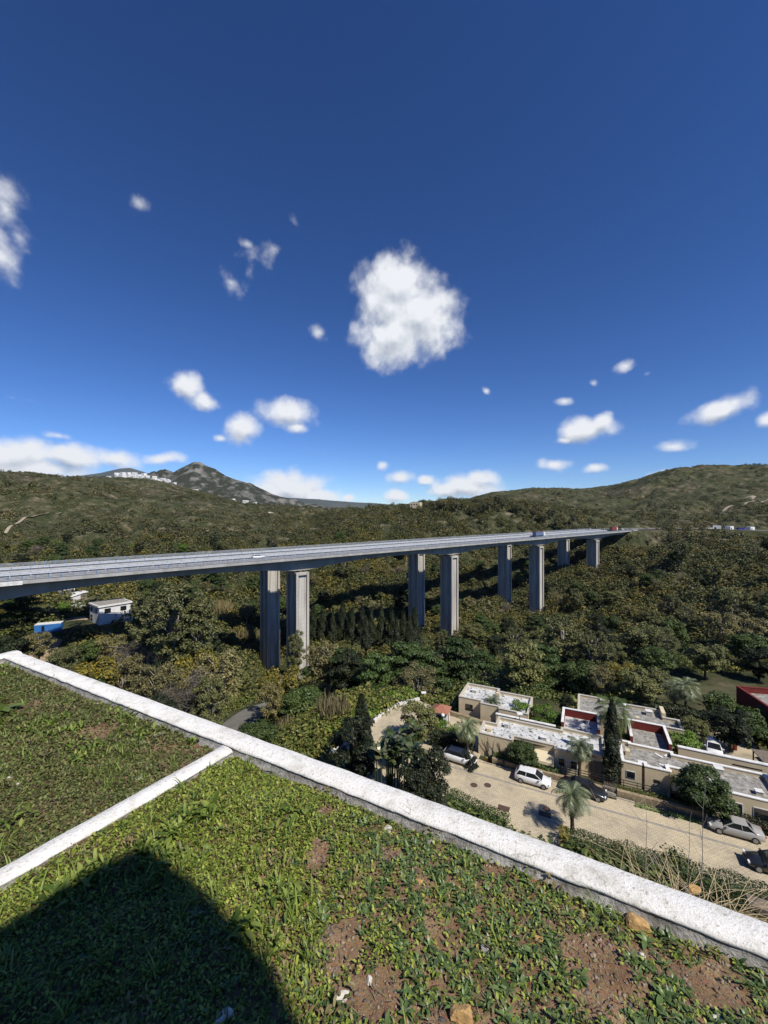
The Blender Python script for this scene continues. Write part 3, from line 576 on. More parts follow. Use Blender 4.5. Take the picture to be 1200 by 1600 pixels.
place(make_car('parked_car','black car at the right edge beside the wooden carport',mt['pblack'],4.3,1.8,1.45,'hatch'), 28.5, 17.2, R(-80))
BA = math.atan2(BD.y, BD.x)
def on_bridge(o, t, off, rev=0): o.location = bridge(t, off, ZDECK+.02); o.rotation_euler = (0,0,BA+rev); return o
on_bridge(make_car('car','small white car driving alone on the nearer viaduct',mt['pwhite'],4.4,1.8,1.5,'suv'), -13.6, -3.6)
on_bridge(make_car('car','dark car near the far right end of the viaduct',mt['pblack'],4.4,1.8,1.5,'suv'), 300, -SEP+1)
on_bridge(make_car('car','grey car on the far viaduct left of the red lorry',mt['psilver'],4.4,1.8,1.5,'suv'), 286, -SEP-2)
def make_truck(label, cargo, cab, cap):
    root = empty('lorry', (0,0,0), 0, label, 'lorry')
    MB().box(-6.5,3.2,-1.25,1.25,1.15,3.5).build('cargo_box', cargo, root); MB().box(-6.4,3.1,-1.2,1.2,3.503,3.75).build('cargo_roof', cap, root)
    b = MB(); b.add([(3.5,-1.2,.6),(5.6,-1.2,.6),(5.6,1.2,.6),(3.5,1.2,.6),(3.5,-1.15,3.3),(5.2,-1.15,3.3),(5.2,1.15,3.3),(3.5,1.15,3.3),(5.6,-1.2,1.7),(5.6,1.2,1.7)],[(0,1,8,5,4),(1,2,9,8),(8,9,6,5),(2,3,7,6,9),(3,0,4,7),(4,5,6,7),(3,2,1,0)]); b.build('cab', cab, root)
    b = MB(); b.add([(5.615,-1.05,1.8),(5.615,1.05,1.8),(5.26,1.02,3.0),(5.26,-1.02,3.0)],[(0,1,2,3)]); b.build('windscreen', mt['glass'], root)
    MB().box(-6.5,3.5,-.5,.5,.7,1.14).build('chassis', mt['black'], root)
    for x in (-5.2,-4.0,-1.5,4.4):
        for s in (-1,1): wheel(root, x, s*1.05, .5, .35)
    return root
on_bridge(make_truck('lorry with a blue box and red roof driving right on the viaduct', mt['pblue'], mt['pwhite'], mt['pred']), 178, -2.2)
on_bridge(make_truck('lorry with a dark red box near the far end of the viaduct', mt['pred'], mt['pwhite'], mt['pred']), 303, -2.2)
# white van on the dirt track
v = make_car('van','white van parked on the sandy track below the blue container',mt['pwhite'],4.8,1.9,1.95,'suv'); p = wp(64,1000,118); v.location = (p.x,p.y,h1(p.x,p.y)+.1); v.rotation_euler = (0,0,R(235))
# ------------------------------------------------------------------ houses
def area(poly): return .5*sum(poly[i][0]*poly[(i+1)%len(poly)][1]-poly[(i+1)%len(poly)][0]*poly[i][1] for i in range(len(poly)))
def inset(poly, d):
    n = len(poly); out = []
    for i in range(n):
        p0, p1, p2 = Vector(poly[i-1]), Vector(poly[i]), Vector(poly[(i+1)%n])
        d1 = (p1-p0).normalized(); d2 = (p2-p1).normalized(); n1 = Vector((-d1.y,d1.x)); n2 = Vector((-d2.y,d2.x))
        m = (n1+n2); out.append(tuple(p1+m*(d/(1+n1.dot(n2)))))
    return out
def flat_house(name, label, poly, z1, wallm, capm, roofm, z0=ZS-.6, par=.28, drop=.45, innerm=None, group='flat roofed houses of the estate', rot=None, org=None):
    """poly in site coordinates (a, b); z1 top of the parapet"""
    if area(poly) < 0: poly = poly[::-1]
    c = poly[0]; root = empty(name, loc(c[0],c[1],ZS) if org is None else org, AZL if rot is None else rot, label, 'house', group)
    pl = [(x-c[0], y-c[1]) for x, y in poly]; ins = inset(pl, par); n = len(pl); za, zb, zr = z0-ZS, z1-ZS, z1-ZS-drop
    if org is not None: za, zb, zr = z0-org[2], z1-org[2], z1-org[2]-drop
    zc = zb-.09
    w = MB(); w.add([(*p,za) for p in pl]+[(*p,zc) for p in pl], [(i,(i+1)%n,n+(i+1)%n,n+i) for i in range(n)], 0)
    w.add([(*p,zr-.2) for p in ins]+[(*p,zc) for p in ins], [((i+1)%n,i,n+i,n+(i+1)%n) for i in range(n)], 1); w.build('wall', [wallm, innerm or wallm], root)
    o_ = inset(pl, -.05); i_ = inset(pl, par+.05); cp = MB()
    cp.add([(*p,zc) for p in o_]+[(*p,zb) for p in o_]+[(*p,zb) for p in i_]+[(*p,zc) for p in i_], [f for i in range(n) for f in ((i,(i+1)%n,n+(i+1)%n,n+i),(n+i,n+(i+1)%n,2*n+(i+1)%n,2*n+i),(2*n+i,2*n+(i+1)%n,3*n+(i+1)%n,3*n+i),(3*n+i,3*n+(i+1)%n,(i+1)%n,i))])
    cp.build('coping', capm, root)
    bm = bmesh.new(); vs = [bm.verts.new((*p,zr)) for p in ins]; bm.faces.new(vs); bmesh.ops.triangulate(bm, faces=bm.faces[:]); me = bpy.data.meshes.new('roof'); bm.to_mesh(me); bm.free(); me.materials.append(roofm)
    link(bpy.data.objects.new('roof', me), root); root['o'] = 0; del root['o']
    return root, c
def hbox(root, c, name, a0,a1,b0,b1,z0,z1, m): return MB().box(a0-c[0],a1-c[0],b0-c[1],b1-c[1],z0-ZS,z1-ZS).build(name, m, root)
# A: back left
A, c = flat_house('house','long house with white flat roof behind the small palm',[(-12.5,13.3),(-8.8,13.3),(-8.8,12.5),(-5.9,12.5),(-5.9,11.95),(-1.6,11.95),(-1.6,18.2),(-7,18.2),(-7,19.1),(-12.5,19.1)], -30.0, mt['tan'], mt['capgrey'], mt['roofwhite'], par=.22)
hbox(A,c,'window',-11.4,-10.2,13.27,13.31,-32.0,-31.0,mt['glass']); hbox(A,c,'door',-5.2,-4.2,11.92,11.96,-33,-31.0,mt['wood'])
hbox(A,c,'chimney',-7.2,-6.6,16.6,17.2,-30.5,-29.8,mt['tan'])
# B: centre
B, c = flat_house('house','tan house in the middle with spotted white roof and vine covered end wall',[(-7.1,3.8),(-2.6,3.8),(-2.6,4.9),(2.5,4.9),(2.5,4.2),(5.5,4.2),(5.5,5.2),(8.2,5.2),(8.2,10.2),(3.0,10.2),(3.0,9.4),(-5.4,9.4),(-5.4,7.2),(-7.1,7.2)], -30.0, mt['tan'], mt['capgrey'], mt['roofwhite'], par=.22)
def red_block(c, root, a0,a1,b0,b1, zt=-29.25):
    """raised U of white capped walls, red inside, open to the front"""
    t = .3
    for nm, (x0,x1,y0,y1) in (('wall',(a0,a0+t,b0,b1)),('wall',(a0+t,a1-t,b1-t,b1)),('wall',(a1-t,a1,b0,b1))):
        hbox(root,c,nm,x0,x1,y0,y1,-33.5,zt-.08,mt['redwall']); hbox(root,c,'coping',x0-(.04 if x0==a0 else 0),x1+(.04 if x1==a1 else 0),y0-.04,y1+.04,zt-.078,zt,mt['white'])
    hbox(root,c,'roof',a0+t+.003,a1-t-.003,b0,b1-t-.003,-33.4,-30.42,mt['roofgrey'] if a0 > 10 else mt['roofwhite'])
mt['redwall'] = M('dark_red_wall', (.17,.028,.022), (.13,.022,.018), 1, .9)
red_block(c, B, 3.0,7.8,10.25,15.0)
hbox(B,c,'vent',6.2,6.9,5.9,6.7,-30.44,-29.7,mt['tan']); hbox(B,c,'vent',-6.3,-5.7,5.2,5.9,-30.44,-30.05,mt['tan'])
hbox(B,c,'window',-1.1,-.1,4.87,4.91,-31.9,-30.9,mt['glass']); hbox(B,c,'window_frame',-1.2,.0,4.885,4.903,-32.0,-30.8,mt['white']); hbox(B,c,'door',6.4,7.3,5.16,5.21,-33,-31.1,mt['wood'])
b = MB()     # vine on the end wall
rs = random.Random(3)
for k in range(16):
    x = -6.9+rs.random()*4.0; pts = [(x-c[0],3.77-c[1],.0)]; dx = rs.uniform(-.35,.35)
    for q in range(5): dx += rs.uniform(-.25,.25); pts.append((min(max(pts[-1][0]+dx,.05),4.4), 3.76-c[1], pts[-1][2]+rs.uniform(.3,.6)))
    b.tube(pts, [.035,.03,.025,.02,.015,.01], 4)
b.build('climbing_vine', mt['bark'], B)
# awning and planter of B
aw = empty('awning', loc(1.3,4.2,-31.6), AZL, 'cream awning stretched over the terrace of the middle house', 'awning'); b = MB(); b.add([(-1.3,.68,.55),(1.15,.68,.55),(1.15,-.9,0),(-1.3,-.9,0),(-1.3,.68,.60),(1.15,.68,.60),(1.15,-.9,.05),(-1.3,-.9,.05),(-1.3,-.93,-.3),(1.15,-.93,-.3)],[(3,2,1,0),(4,5,6,7),(0,1,5,4),(1,2,6,5),(2,3,7,6),(3,0,4,7),(8,9,2,3)]); b.build('canopy', mt['cream'], aw)
b = MB(); b.tube([(-1.2,.6,.1),(-1.2,-.85,-.02)],.03,5); b.tube([(1.05,.6,.1),(1.05,-.85,-.02)],.03,5); b.build('arm', mt['black'], aw)
pt = empty('canopy', loc(-.6,3.9,ZS), AZL, 'dark red lean-to roof beside the cream awning', 'lean-to'); b = MB(); b.add([(-.9,-.7,1.3),(.6,-.7,1.3),(.6,.8,1.75),(-.9,.8,1.75),(-.9,-.7,1.38),(.6,-.7,1.38),(.6,.8,1.83),(-.9,.8,1.83)],[(3,2,1,0),(4,5,6,7),(0,1,5,4),(1,2,6,5),(2,3,7,6),(3,0,4,7)]); b.build('roof', mt['redlite'], pt); b = MB(); b.box(-.85,-.77,-.65,-.57,0,1.31); b.box(.47,.55,-.65,-.57,0,1.31); b.build('post', mt['black'], pt)
# C: back right
C_, c = flat_house('house','grey roofed house behind the cypress and the big fan palm',[(5,16.6),(18.2,16.6),(18.2,19.8),(16.4,19.8),(16.4,22.2),(8.4,22.2),(8.4,22.8),(5,22.8)], -30.0, mt['tan'], mt['capgrey'], mt['roofgrey'], par=.22)
hbox(C_,c,'chimney',12.6,13.1,17.6,18.1,-30.5,-29.9,mt['tan']); hbox(C_,c,'wall',16.1,16.6,19.85,22.3,-33,-29.5,mt['tan'])
# D: right
D, c = flat_house('house','long grey roofed house at the right with a white capped red block',[(9.9,5),(12.0,5),(12.0,5.7),(12.3,5.7),(12.3,5),(14.8,5),(14.8,6.1),(18.4,6.1),(18.4,3.6),(24.6,3.6),(24.6,9.3),(15.8,9.3),(15.8,9.9),(11.3,9.9),(11.3,10.2),(9.9,10.2)], -30.0, mt['tan'], mt['white'], mt['roofgrey'])
red_block(c, D, 11.3,15.8,10.25,15.3)
hbox(D,c,'vent',10.5,11.0,7.2,8.0,-30.44,-29.85,mt['tan']); hbox(D,c,'terrace_slab',14.9,18.35,4.3,6.05,-31.75,-31.6,mt['cream']); hbox(D,c,'window',13.2,13.8,4.97,5.01,-31.7,-31.35,mt['black'])
hbox(D,c,'window',15.5,17.5,6.07,6.11,-33,-32,mt['glass']); 
rr = random.Random(5)
for k in range(9):
    b = MB(); x = 12.6+rr.random()*2.6; y = 6+rr.random()*4; a = rr.random()*3; l = rr.uniform(.3,1.0); dx, dy = math.cos(a)*l/2, math.sin(a)*l/2
    p0 = loc(x-dx,y-dy,-30.40); p1 = loc(x+dx,y+dy,-30.40); b.obox(p0,p1,rr.uniform(.12,.3),.06)
    tag(b.build('loose_slab', mt['white']), 'white broken slab lying on the grey roof in front of the red block', 'slab', 'loose slabs on the grey roof')
# E: red house
flat_house('house','dark red flat roofed house at the right edge beyond the grass court',[(0,0),(8,0),(8,11),(0,11)], -29.9, mt['redwall'], mt['redwall'], mt['roofgrey'], z0=-35.5, drop=1.0, innerm=mt['redwall'], rot=R(-12), org=Vector((58.4,59.8,-34)))
# gate house
gh = empty('kiosk', (8.9,63.8,ZS), R(-20), 'small white gate kiosk with terracotta roof by the drive', 'kiosk'); MB().box(-1.1,1.1,-1.1,1.1,0,2.3).build('wall', mt['white'], gh)
b = MB(); b.add([(-1.4,-1.4,2.3),(1.4,-1.4,2.3),(1.4,1.4,2.3),(-1.4,1.4,2.3),(0,0,3.1)],[(0,1,4),(1,2,4),(2,3,4),(3,0,4),(3,2,1,0)]); b.build('roof', mt['tile'], gh); MB().box(-.5,.5,-1.13,-1.10,1,1.9).build('window', mt['glass'], gh); MB().box(1.10,1.13,-.4,.4,0,2).build('door', mt['wood'], gh)
# garden walls, stone walls
def wall_thing(name, label, cat, a0,b0,a1,b1,th,z0,z1,m,capm=None,group=None):
    p0, p1 = loc(a0,b0,0), loc(a1,b1,0); L_ = (p1-p0).length; root = empty(name, Vector((p0.x,p0.y,ZS)), math.atan2(p1.y-p0.y,p1.x-p0.x), label, cat, group)
    n = max(2,int(L_/.6)); b = MB(); 
    MB().box(0,L_,-th/2,th/2,z0-ZS,z1-ZS).build('wall', m, root)
    if capm: MB().box(-.04,L_+.04,-th/2-.05,th/2+.05,z1-ZS+.002,z1-ZS+.09).build('coping', capm, root)
    return root
g1 = wall_thing('garden_wall','tan garden wall with a slot behind the spotted roof','wall',-6.0,10.5,2.2,10.5,.4,-33.5,-30.25,mt['tan'],mt['capwhite'],'tan garden walls')
MB().box(1.2,3.6,-.215,-.20,2.15,2.3).build('slot', mt['black'], g1)
g2 = wall_thing('garden_wall','long tan garden wall with a slot behind the right house','wall',16.6,11.3,26,11.3,.45,-33.5,-29.9,mt['tan'],mt['capwhite'],'tan garden walls')
MB().box(5.4,8.2,-.24,-.225,2.35,2.5).build('slot', mt['black'], g2)
hw = wall_thing('end_wall','short white wall closing the right end of the long grey roof','wall',24.9,3.6,24.9,9.0,.35,-33.5,-29.3,mt['white'])
wall_thing('stone_wall','low stone wall along the drive in front of the back house','wall',-15.2,12.7,-6.2,11.2,.5,-33.3,-32.3,mt['stone'],None,'low stone walls')
wall_thing('stone_wall','low stone wall in front of the middle house behind the hatchback','wall',-5,2.7,7.8,2.5,.5,-33.3,-32.3,mt['stone'],None,'low stone walls')
wall_thing('stone_wall','low stone wall in front of the right house','wall',9.3,2.6,17.5,2.7,.5,-33.3,-32.25,mt['stone'],None,'low stone walls')
wall_thing('stone_ramp','stepped stone wall sloping beside the mailbox','wall',-9.9,4.3,-9.2,9.4,1.3,-33.3,-32.6,mt['stone'],None)
wall_thing('garden_wall','pale low wall edging the lane at the right','wall',22.6,12.8,30,12.6,.35,-33.3,-32.4,mt['tan'],mt['capwhite'],'tan garden walls')
wall_thing('garden_wall','pale wall of the neighbouring garden at the right edge','wall',28.2,14.8,34,14.6,.35,-33.3,-31.9,mt['white'],mt['capwhite'],'tan garden walls')
# kerb wall round the west bend of the drive
def path_wall(name, pts, th, z0, z1, m, label, cat):
    n = len(pts); b = MB(); vs = []
    for i in range(n):
        d = (pts[min(i+1,n-1)]-pts[max(i-1,0)]); d.z = 0; s = Vector((d.y,-d.x,0)).normalized()*th/2
        for q, z in ((-1,z0),(1,z0),(1,z1),(-1,z1)): p = pts[i]+s*q; vs.append((p.x,p.y,z))
    fs = [(i*4+j,(i+1)*4+j,(i+1)*4+(j+1)%4,i*4+(j+1)%4) for i in range(n-1) for j in range(4)]+[(0,1,2,3),tuple((n-1)*4+k for k in (3,2,1,0))]
    b.add(vs, fs); return tag(b.build(name, m), label, cat)
path_wall('kerb_wall', [onz(x,y,ZS) for x,y in ((500,1190),(530,1170),(556,1152),(575,1137),(590,1124),(604,1112),(622,1102),(640,1097),(655,1094))], .35, ZS-.5, ZS+.45, mt['capwhite'], 'pale low wall curving round the bend of the drive', 'wall')
# railings before the houses
def railing(label, a0,b0,a1,b1):
    p0, p1 = loc(a0,b0), loc(a1,b1); root = empty('railing', p0, math.atan2(p1.y-p0.y,p1.x-p0.x), label, 'railing'); L_ = (p1-p0).length
    b = MB(); [b.obox((0,0,z),(L_,0,z),.05,.07) for z in (.55,.85,1.15,1.45)]; b.build('bar', mt['black'], root)
    b = MB(); [b.obox((x,0,0),(x,0,1.5),.06,.06) for x in np.linspace(0,L_,int(L_/1.4)+1)]; b.build('post', mt['black'], root)
railing('black railing in front of the middle house', 3.2,3.4,8.4,3.5); railing('black railing between cypress and right house', 8.6,3.6,14.2,3.7)
gt = empty('gate', loc(8.5,2.6), AZL, 'grey garden gate between the two stone walls', 'gate'); b = MB(); [b.box(-.55+k*.16,-.47+k*.16,-.03,.03,.05,1.3) for k in range(8)]; b.box(-.6,.8,-.02,.02,.2,.3); b.box(-.6,.8,-.02,.02,1.05,1.15); b.build('leaf', mt['wood'], gt)
st = MB()
for k in range(5): st.box(-.6,.7,-.2+k*.3,.1+k*.3,-.1,.05+k*.12)
o = st.build('steps', mt['drain']); o.location = loc(8.5,1.9); o.rotation_euler = (0,0,AZL); tag(o,'pale steps leading up to the garden gate','steps')
# carport at right
cp = empty('carport', loc(25.6,13.4), AZL+R(6), 'dark wooden carport over the terrace at the right', 'carport'); MB().box(0,3.6,0,3.0,2.3,2.4).build('roof', mt['wood'], cp)
for x, y in ((.1,.1),(3.4,.1),(.1,2.8),(3.4,2.8)): MB().box(x,x+.12,y,y+.12,0,2.3).build('post', mt['black'], cp)
for (nm, lb, px_, py_, m, w, h) in (('mailbox','red mailbox pillar beside the white kiosk',665,1142,'redlite',.45,1.3),('mailbox','red pillar at the head of the stone ramp',722,1132,'redlite',.4,1.1),('flower_pot','red flower pot between the white cars',760,1190,'redlite',.4,.6),('flower_pot','red pot by the stone wall behind the black car',932,1218,'redlite',.3,.5),('waste_bin','red bin beside the lane at the right',1148,1172,'redlite',.6,1.0)):
    p = onz(px_,py_,ZS); r_ = empty(nm, p, AZL, lb, nm.replace('_',' ')); b = MB(); b.tube([(0,0,0),(0,0,h*.9),(0,0,h*.92)],[w*.42,w*.5,w*.54],10); b.build('body', mt[m], r_); b = MB(); b.tube([(0,0,h*.925),(0,0,h)],[w*.56,w*.3],10); b.build('lid' if nm != 'flower_pot' else 'plant', mt[m] if nm != 'flower_pot' else mt['fresh'], r_)
# ------------------------------------------------------------------ lamps, poles
def lamp_post(px, base_py, top_py, Y, label, kind='box'):
    z1 = -(top_py-800)/F*Y; x = (px-600)/F*Y; zb = -(base_py-800)/F*Y; r_ = empty('street_lamp', (x,Y,zb), 0, label, 'street lamp'); h = z1-zb
    b = MB(); b.tube([(0,0,-.5),(0,0,h)],[.07,.045],7); b.build('post', mt['black'], r_); b = MB()
    if kind == 'box': b.box(-.38,.38,-.25,.25,h,h+.16)
    else: b.tube([(0,0,h),(0,0,h+.08),(0,0,h+.25),(0,0,h+.42),(0,0,h+.5)],[.1,.22,.28,.22,.06],10)
    b.build('lamp_head', mt['lamp'], r_)
lamp_post(662,1128,1083,66,'lamp with a flat white head above the bend of the drive'); lamp_post(812,1160,1116,59,'lamp with a white head at the end of the slotted wall')
lamp_post(975,1140,1104,58,'globe lamp in front of the big fan palm','globe'); lamp_post(659,1085,1062,84,'small lamp post at the edge of the wood','globe'); lamp_post(1037,1085,1055,82,'lamp with round head beyond the left tall palm','globe')
lamp_post(1112,1130,1089,72,'globe lamp right of the tall palms','globe'); lamp_post(692,1145,1120,62,'lamp beside the kiosk','globe')
def pole(px, base_py, top_py, Y, label, m, r0=.15, cross=False):
    z1 = -(top_py-800)/F*Y; x = (px-600)/F*Y; zb = -(base_py-800)/F*Y; r_ = empty('pole', (x,Y,zb), 0, label, 'pole'); b = MB(); b.tube([(0,0,-2),(0,0,z1-zb)],[r0,r0*.6],6); b.build('shaft', m, r_)
    if cross: MB().box(-1.2,1.2,-.1,.1,z1-zb-1,z1-zb-.8).build('crossbar', m, r_)
pole(421,1172,1140,70,'wooden pole standing between the reeds below the terrace',mt['palebark'],.16); pole(898,832,776,400,'thin mast above the wood behind the viaduct end',mt['wood'],.18)
pole(1082,830,806,440,'left mast beside the toll buildings',mt['wood'],.2); pole(1147,828,806,440,'right mast beside the blue tarpaulin',mt['wood'],.2); pole(1097,829,815,440,'short mast between the two taller ones',mt['wood'],.18)
pole(635,930,868,250,'tall mast under the viaduct left of the second pier',mt['wood'],.14)
# ------------------------------------------------------------------ white house at the left, container, sheds, far buildings
wh = empty('house', wp(180,968,148), R(-14), 'white two storey house standing among trees below the viaduct', 'house'); zz = 0
MB().box(-8.3,4.2,-1,7,-1,5.6).build('wall', mt['white'], wh) if False else None
wh.scale = (.96,.96,.96); wh.location = (-88.5,132.5,-35.0); wh.rotation_euler = (0,0,R(-38))
MB().box(-4.3,4.3,-4.6,4.6,-.6,5.7).build('wall', mt['white'], wh); rf = MB().box(-4.7,4.7,-5.0,5.0,5.703,6.2).build('roof', mt['white'], wh); MB().box(-4.3,4.3,-4.6,4.6,6.203,6.25).build('roof_deck', mt['roofgrey'], rf)
for (x,y,w,h,z,f) in ((-2.6,-4.6,1.4,1.4,3.6,0),(1.6,-4.6,.7,1.4,3.6,0),(-2.8,-4.6,1.8,2.0,.3,0)): MB().box(x-w/2,x+w/2,y-.03,y+.02,z,z+h).build('window', mt['glass'], wh)
for (y,w,h,z) in ((-2.2,1.8,1.5,3.5),(2.4,1.8,1.5,3.5)): MB().box(4.28,4.33,y-w/2,y+w/2,z,z+h).build('window', mt['glass'], wh)
MB().box(4.3,7.2,1.6,4.2,-.5,1.6).build('porch', mt['white'], wh); MB().box(-7.2,-4.3,-3,1.5,-.5,2.6).build('annex', mt['white'], wh)
ct = empty('container', (0,0,0), R(24), 'blue container standing beside the sandy track', 'container'); p = wp(77,984,122.5); ct.location = (p.x,p.y,max(h1(p.x,p.y)+.05, wp(77,992,122.5).z))
MB().box(-3.2,3.2,-1.3,1.3,0,2.5).build('body', mt['tarp'], ct); MB().box(-3.2,3.2,-1.3,1.3,2.503,2.65).build('roof', mt['capwhite'], ct); MB().box(-1.5,-.8,-1.33,-1.3,.1,2.2).build('door', mt['glass'], ct)
rr = random.Random(9)
for k,(px_,py_,Y_) in enumerate(((112,956,160),(122,952,164),(134,958,158),(128,963,152),(104,950,168))):
    p = wp(px_,py_,Y_); s = empty('shed', (p.x,p.y,h1(p.x,p.y)), R(rr.uniform(-40,10)), ['low white roofed shed nearest the container','pale shed roof behind the first','dark shed beside the white house','grey shed in front of the white house','white shed farthest back by the viaduct'][k], 'shed', 'sheds beside the white house')
    w, d, h = rr.uniform(2,3.4), rr.uniform(1.5,2.5), rr.uniform(2.2,2.8); MB().box(-w,w,-d,d,-.5,h).build('wall', mt['wood'] if k%2 else mt['white'], s); b = MB(); b.add([(-w-.3,-d-.3,h),(w+.3,-d-.3,h),(w+.3,d+.3,h+.6),(-w-.3,d+.3,h+.6),(-w-.3,-d-.3,h+.12),(w+.3,-d-.3,h+.12),(w+.3,d+.3,h+.72),(-w-.3,d+.3,h+.72)],[(3,2,1,0),(4,5,6,7),(0,1,5,4),(1,2,6,5),(2,3,7,6),(3,0,4,7)]); b.build('roof', mt['capwhite'] if k != 2 else mt['wood'], s)
def far_house(px, py, Y, w, d, h, label, group, seed, tiers=2, m=None, name='house'):
    q = random.Random(seed); p = wp(px,py,Y); z = h1(p.x,p.y) if Y < 1500 else p.z; z = min(max(z, p.z-h*.6), p.z+1)
    r_ = empty(name, (p.x,Y,z), R(q.uniform(-35,25)), label, 'house', group); m = m or mt['white']
    for k in range(tiers):
        x0 = q.uniform(-w*.25,w*.25) if k else 0; ww = w/2*(1-.25*k); MB().box(x0-ww,x0+ww,-d/2+k*1.5,d/2,(-3 if k == 0 else k*h/tiers+.003),(k+1)*h/tiers).build('wall', m, r_)
        for s in range(max(1,int(ww/2))):
            x = x0-ww+1.2+s*3.2
            if x < x0+ww-1: MB().box(x,x+1.6,-d/2+k*1.5-.06,-d/2+k*1.5+.01,k*h/tiers+.6,k*h/tiers+2.2).build('window', mt['glass'], r_)
VG = [(170,750),(178,748),(186,749),(194,750),(201,745),(208,743),(214,745),(220,747),(226,749),(232,750),(206,749),(215,751),(224,753),(190,746),(199,748),(236,754),(245,756),(252,757),(259,759),(265,761),(240,751),(212,748),(229,754),(182,751),(248,760),(256,762)]
for i,(x,y) in enumerate(VG): far_house(x, y+2, 880+(i*37)%60, 17, 10, 10+(i%3)*3, 'white cubic house in the terraced hilltop village', 'white houses of the hilltop village', i, 3)
SC = [(262,747,1100),(271,752,1100),(294,764,1050),(299,766,1050),(305,763,1050),(314,769,1050),(322,771,1040),(363,779,1100),(384,780,1100),(396,783,1050),(415,788,1000),(423,792,1000),(431,787,1000),(441,793,980),(446,796,960),(484,797,900),(489,798,900),(438,801,930),(370,786,1000),(285,768,1000)]
for i,(x,y,Y) in enumerate(SC): far_house(x, y+3, Y, 14, 8, 5.5, 'small white house scattered on the slope below the rocky peak', 'white houses below the rocky peak', 50+i, 1+(i%3 == 0))
far_house(650,787,478,12,8,4,'low pale house with reddish roof beside the ridge trees',None,90,1,mt['tan'])
TB = [(1098,829),(1104,829),(1110,829),(1120,827),(1140,828),(1172,829)]
for i,(x,y) in enumerate(TB): far_house(x, y+1, 445, 3.6 if i < 3 else 7, 5, 2.6 if i < 3 else 3.8, ['white cabin first from the left beside the motorway','white cabin second from the left beside the motorway','white cabin third from the left beside the motorway','pale gabled hall beside the dark round tree','pale hall right of the dark round tree','low pale building right of the blue tarpaulin'][i], 'toll buildings at the end of the road', 120+i, 1)
p = wp(1157,829,442); o = MB().box(-3,3,-2,2,-1,3.2).build('tarpaulin', M('deep_blue',(.03,.03,.20),(.025,.025,.16),1,.5)); o.location = p; tag(o,'deep blue tarpaulin covered stack beside the motorway','tarpaulin')
# ------------------------------------------------------------------ vegetation builders
def leaf_quads(C, size, rng, up=.25, flat=None, aspect=1.6, out=None):
    """one bent-free quad per centre in C, random orientation; returns verts, faces"""
    n = len(C); nrm = rng.normal(size=(n,3)); nrm[:,2] = np.abs(nrm[:,2])+up
    if out is not None: nrm = nrm*.8+out*1.1
    nrm /= np.linalg.norm(nrm,axis=1)[:,None]+1e-9
    t = rng.normal(size=(n,3)); t -= nrm*(t*nrm).sum(1)[:,None]; t /= np.linalg.norm(t,axis=1)[:,None]+1e-9; b = np.cross(nrm,t)
    s = (np.asarray(size)*rng.uniform(.6,1.35,n))[:,None]
    V = np.stack([C-t*s*aspect/2, C+b*s/2.2, C+t*s*aspect/2, C-b*s/2.2],1).reshape(-1,3)
    return V, np.arange(4*n).reshape(-1,4)
def blob_points(centers, radii, n, rng, shell=.55):
    w = np.array([r[0]*r[1] for r in radii]); w = w/w.sum(); k = rng.choice(len(centers), n, p=w)
    d = rng.normal(size=(n,3)); d /= np.linalg.norm(d,axis=1)[:,None]; d[:,2] = np.where(d[:,2] < -.35, -d[:,2]*.6, d[:,2])
    r = (shell+(1-shell)*rng.random(n)**.6)[:,None]; c = np.array(centers)[k]; R_ = np.array(radii)[k]
    return c+d*r*R_, d
def trunk_mesh(h, r, limbs, rng, lean=.0, n=7):
    mb = MB(); pts = [(0,0,-1.0)]
    for i in range(1,6): t = i/5; pts.append((lean*h*t*t+rng.uniform(-1,1)*.03*h, rng.uniform(-1,1)*.03*h, h*t))
    mb.tube(pts, [r*(1.25-.85*i/5) for i in range(6)], n)
    for (e, z) in limbs:
        i = min(int(z/h*5), 4); s = Vector(pts[i+1]).lerp(Vector(pts[i]), .5); e = Vector(e); m = s.lerp(e,.5)+Vector((rng.uniform(-.2,.2),rng.uniform(-.2,.2),.12*(e-s).length))
        mb.tube([s,m,e], [r*.5,r*.32,r*.1], 5)
    return mb
TREEKINDS = {}
def proto(kind, idx, mats, builder):
    TREEKINDS.setdefault(kind, []).append(builder(idx))
def hide_proto(root): pass
PROTO_USED = {}
def crown_tree(kind, seed, h, rad, crown0, leafm, barkm, nl, ls, nb=16, squash=.8, spread=1.0, top=0, r_tr=.22, sh=.5, csz=1.0):
    """unit tree (metres): trunk + crown of leaf clumps on real limbs"""
    rng = np.random.default_rng(seed); cs, rs = [], []
    H0 = h*crown0; ch = h-H0
    for i in range(nb):
        u = (i+.5)/nb; a = i*2.4+rng.uniform(-.4,.4); z = H0+ch*(.12+.8*u+rng.uniform(-.06,.06)); env = math.sin(PI*min(1,(.18+.80*(1-u)**1.0)))**.7 if not top else (1-u)**.8+.12
        rr = rad*env*rng.uniform(.35,.8)*spread; cr = rad*rng.uniform(.26,.44)*(.75+.25*env)*csz
        cs.append((rr*math.cos(a), rr*math.sin(a), z-cr*.3)); rs.append((cr, cr, cr*squash))
    P, d = blob_points(cs, rs, nl, rng, sh); P = P+rng.normal(size=P.shape)*rad*.02
    V, Fq = leaf_quads(P, ls, rng, out=d)
    root = empty('tree', (0,0,0)); npmesh('crown', V, Fq, leafm, root)
    limbs = [((c[0]*.9,c[1]*.9,c[2]), min(h*.8,max(H0*.5, c[2]*.6))) for c in cs[::2]]
    trunk_mesh(h*.86, r_tr, limbs, rng).build('trunk', barkm, root); return root
